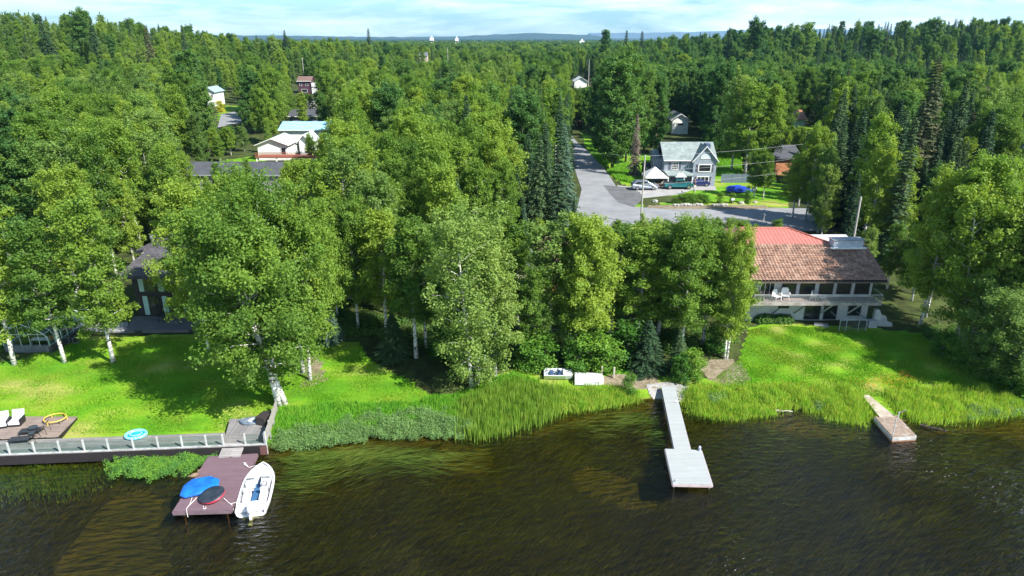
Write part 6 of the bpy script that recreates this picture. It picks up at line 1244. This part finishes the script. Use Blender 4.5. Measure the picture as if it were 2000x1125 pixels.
blades('long_grass', scatter([[(545,800),(640,792),(800,790),(930,762),(1000,730),(1050,745),(1050,800),(940,818),(800,828),(640,848),(535,872),(530,850)]], 26000, r3), .25, .65, .03, g_grass, 'bright long grass between the small lawn and the grey green shrubs', 'grass')
blades('tall_reeds', scatter([[(900,800),(960,770),(1020,752),(1090,770),(1085,812),(1030,842),(960,862),(900,858)]], 7500, r3), .7, 1.5, .026, g_reed, 'tall thin reeds at the water right of the grey green shrubs', 'reeds', lean=.12, jit=.5, patch=1.2)
blades('sedge', scatter([[(1060,768),(1120,768),(1180,768),(1240,772),(1232,786),(1150,800),(1080,806),(1040,800)], [(1345,765),(1440,762),(1500,762),(1506,812),(1450,824),(1380,824),(1338,806)], [(1500,760),(1672,764),(1686,800),(1700,820),(1690,836),(1640,830),(1590,812),(1550,790),(1506,800)], [(1735,772),(1850,765),(1960,770),(2000,790),(2000,812),(1890,828),(1800,828),(1760,812)]], 12000, r3), .3, .85, .03, g_sedge, 'yellow green sedge along the water edge on both sides of the grey dock', 'sedge', lean=.25, jit=.4, patch=.9)
blades('lawn_grass', scatter([[(0,712),(170,662),(400,656),(560,655),(640,670),(700,670),(720,700),(770,732),(840,770),(850,788),(600,798),(530,830),(430,842),(160,848),(0,812)], [(1445,700),(1462,645),(1500,636),(1700,645),(1790,655),(1900,700),(1960,745),(1990,780),(1700,775),(1350,765),(1300,755),(1390,745)]], 70000, r3), .04, .11, .035, g_lawn, 'short mown grass of the two lakeside lawns', 'grass', lean=.8)
blades('verge_grass', scatter([[(1185,335),(1225,320),(1262,345),(1235,358),(1205,352)], [(1400,300),(1445,300),(1450,345),(1395,345)], [(1140,285),(1180,300),(1190,330),(1170,320)]], 6000, r3), .3, .9, .06, g_grass, 'long bright grass beside the side road and behind the plank fence', 'grass')
def lowshrub(name, polys, n, per, rad, size, mat, label, hgt, z=None, jit=0):
    p = scatter(polys, n, r3, z=z); p = p+r3.normal(size=p.shape)*jit; hgt = hgt*np.clip(.75+1.1*np.array([mnoise.noise(Vector((a*.8, b_*.8, 1))) for a, b_ in p]), .15, 1.6); zz = (np.maximum(H(p[:, 0], p[:, 1]), 0) if z is None else np.full(len(p), z)); c = np.stack([p[:, 0], p[:, 1], zz+hgt*(.25+.6*r3.random(len(p)))], 1); rr2 = np.full((len(p), 3), rad)*(.7+.6*r3.random((len(p), 1)))
    return tag(linkme(name, leafmesh(name, c, rr2, per, size, r3, mat, up=.7)), label, 'ground cover', kind='stuff')
lf_gale = leafmat('grey_green_leaves', (.10,.19,.055), (.155,.27,.08), (.24,.35,.12), .25, 1.4)
lowshrub('low_shrubs', [[(530,872),(560,850),(640,838),(720,818),(800,812),(920,805),(950,830),(900,860),(800,862),(740,860),(650,878),(590,884),(545,884)]], 1000, 90, .34, .045, lf_gale, 'grey green low shrubs overhanging the water right of the boardwalk', .75, jit=.2)
lf_bank = leafmat('bank_leaves', (.10,.25,.05), (.19,.37,.04), (.32,.45,.07), .35, 1.2)
lowshrub('leafy_bank', [[(225,900),(260,882),(330,878),(425,882),(400,905),(360,922),(300,932),(235,928)]], 640, 90, .26, .042, lf_bank, 'bright leafy plants growing in the water in front of the boardwalk', .5, z=0, jit=.35)
lowshrub('shore_plants', [[(1880,800),(2000,790),(2000,815),(1890,825)], [(1380,775),(1420,772),(1425,790),(1390,792)], [(1590,790),(1620,788),(1622,800),(1595,804)]], 90, 60, .3, .05, lf_gale, 'grey green low plants among the sedge near the old dock', .5)
lowshrub('undergrowth', [[(-100,640),(240,590),(260,600),(240,620),(0,690)], [(520,650),(650,650),(740,660),(850,690),(1000,700),(1000,650),(600,600)], [(1000,700),(1250,700),(1440,680),(1440,640),(1000,650)], [(1780,640),(1860,690),(2000,770),(2060,760),(2000,640)], [(1480,630),(1540,631),(1540,627),(1480,626)]], 400, 60, .55, .09, lf_dark, 'shaded leafy undergrowth beneath the front trees', .5)
pts = scatter([[(1505,755),(1560,752),(1560,766),(1505,767)], [(1685,748),(1735,745),(1735,760),(1690,764)], [(1740,735),(1780,733),(1782,752),(1745,754)]], 230, r3); pts = pts+r3.normal(size=pts.shape)*np.array([.9, .35]); zz = H(pts[:, 0], pts[:, 1])
tag(linkme('orange_flowers', leafmesh('orange_flowers', np.stack([pts[:, 0], pts[:, 1], zz+.3], 1), np.full((len(pts), 3), .07), 2, .026, r3, pm('orange_petals', (.75,.16,.01), (.6,.2,.02), 3, .7), up=2)), 'orange flowers in three patches at the lower edge of the right lawn', 'flowers', kind='stuff')
# floating weed: long curved ribbons lying on the surface
def ribbons(name, polys, n, length, wid, mat, label, ang, swing, z=.012, thr=.0, ns=.25):
    p = polys; n = len(p); a = ang+r3.normal(size=n)*swing+np.array([mnoise.noise(Vector((q[0]*.12, q[1]*.12, 7)))*.9 for q in p]); ln = length*(.5+r3.random(n)); cur = r3.normal(size=n)*.35; x, y = p[:, 0].copy(), p[:, 1].copy(); rows = []; S_ = 5
    for s in range(S_+1):
        w_ = wid*(1-.75*s/S_)*(.7+.3*math.sin(s)); rows.append((x.copy(), y.copy(), a.copy(), w_)); x = x+np.cos(a)*ln/S_; y = y+np.sin(a)*ln/S_; a = a+cur/S_
    co = np.zeros((n, (S_+1)*2, 3)); zc2 = (z if np.isscalar(z) else 0)+r3.random(n)*.006
    for s, (x_, y_, a_, w_) in enumerate(rows): co[:, s*2] = np.stack([x_-np.sin(a_)*w_, y_+np.cos(a_)*w_, zc2-.02*(s == 0)], 1); co[:, s*2+1] = np.stack([x_+np.sin(a_)*w_, y_-np.cos(a_)*w_, zc2], 1)
    f = np.array([[s*2, s*2+1, s*2+3, s*2+2] for s in range(S_)]); fs = (np.arange(n)[:, None, None]*(S_+1)*2+f[None]).reshape(-1, 4)
    return tag(linkme(name, npmesh(name, co.reshape(-1, 3), fs, mat)), label, 'water weed', kind='stuff')
g_weed = leafmat('water_weed', (.05,.10,.014), (.085,.15,.02), (.15,.20,.03), .2, .3); g_under = leafmat('sunken_weed', (.12,.11,.02), (.21,.23,.03), (.34,.28,.04), .2, .25)
def blob(lst):
    o = []
    for px, py, sx, sy, n in lst: c = PZ(px, py, 0); o.append(np.stack([c.x+r3.normal(size=n)*sx, c.y+r3.normal(size=n)*sy-.10*r3.normal(size=n)*sx], 1))
    return np.concatenate(o)
ribbons('floating_weed', blob([(580,890,1.2,.5,90),(600,895,1.6,.5,150),(690,892,2.0,.6,230),(800,890,2.0,.5,200),(760,915,3.0,.8,160),(560,930,1.2,1.2,160),(620,925,1.8,1.0,120),(1210,820,1.2,.6,130),(1150,835,1.5,.8,70),(1260,850,.8,1.2,60)]), 0, 1.9, .0125, g_weed, 'long yellow green weed streaming just under the surface right of the boat and left of the grey dock', R(4), .22, z=.006)
ribbons('floating_weed_strip', blob([(650,1000,3.5,1.8,130),(850,960,4,1.2,120),(1000,900,4,1.5,90),(100,925,3,.6,120),(320,945,2.5,.6,100),(560,1080,3,1.5,70),(1480,900,4,2,60)]), 0, 1.3, .014, g_weed, 'sparse thin weed under the surface scattered over the open water', R(10), .4, z=-.06)
pts = scatter([[(-60,900),(220,905),(160,950),(-60,945)]], 5000, r3, z=0); blades('submerged_grass', pts, .2, .42, .03, g_sedge, 'yellow green water grass rising below the left end of the boardwalk', 'water grass', lean=.4, z=-.36, patch=.3, jit=.9)
pts = scatter([[(-100,900),(540,890),(1000,850),(1240,800),(1500,830),(1700,850),(2100,830),(2200,1180),(-250,1180)]], 120000, r3, z=0, noise_s=.13, thr=-.35); zb2 = np.maximum(H(pts[:, 0], pts[:, 1]), -1.5)
n = len(pts); a = r3.uniform(0, 6.28, n); ln = .35+.5*r3.random(n); x, y = pts.T; sx_, sy_ = np.cos(a)*.03, np.sin(a)*.03; tx, ty = ln*.9+0*a, ln*.25+r3.normal(size=n)*.12
co = np.stack([np.stack([x-sx_, y-sy_, zb2], 1), np.stack([x+sx_, y+sy_, zb2], 1), np.stack([x+tx, y+ty, zb2+.55*ln+.2], 1)], 1).reshape(-1, 3)
tag(linkme('sunken_weed', npmesh('sunken_weed', co, np.arange(n*3).reshape(-1, 3), g_under)), 'brown and olive weed seen through the dark water', 'water weed', kind='stuff')
# ================================================================== haze
hz = bpy.data.materials.new('haze_air'); hz.use_nodes = True; t = hz.node_tree; t.nodes.remove(t.nodes['Principled BSDF'])
pv = N(t, 'ShaderNodeVolumePrincipled'); pv.inputs['Color'].default_value = (.32,.66,1,1); pv.inputs['Density'].default_value = .00006; pv.inputs['Anisotropy'].default_value = .2; t.links.new(pv.outputs[0], t.nodes['Material Output'].inputs['Volume'])
tag(MB().b2(-14500, 14500, -600, 14600, -8, 420).build('haze', hz, center=False), 'thin blue air over the whole scene', 'haze', kind='stuff')
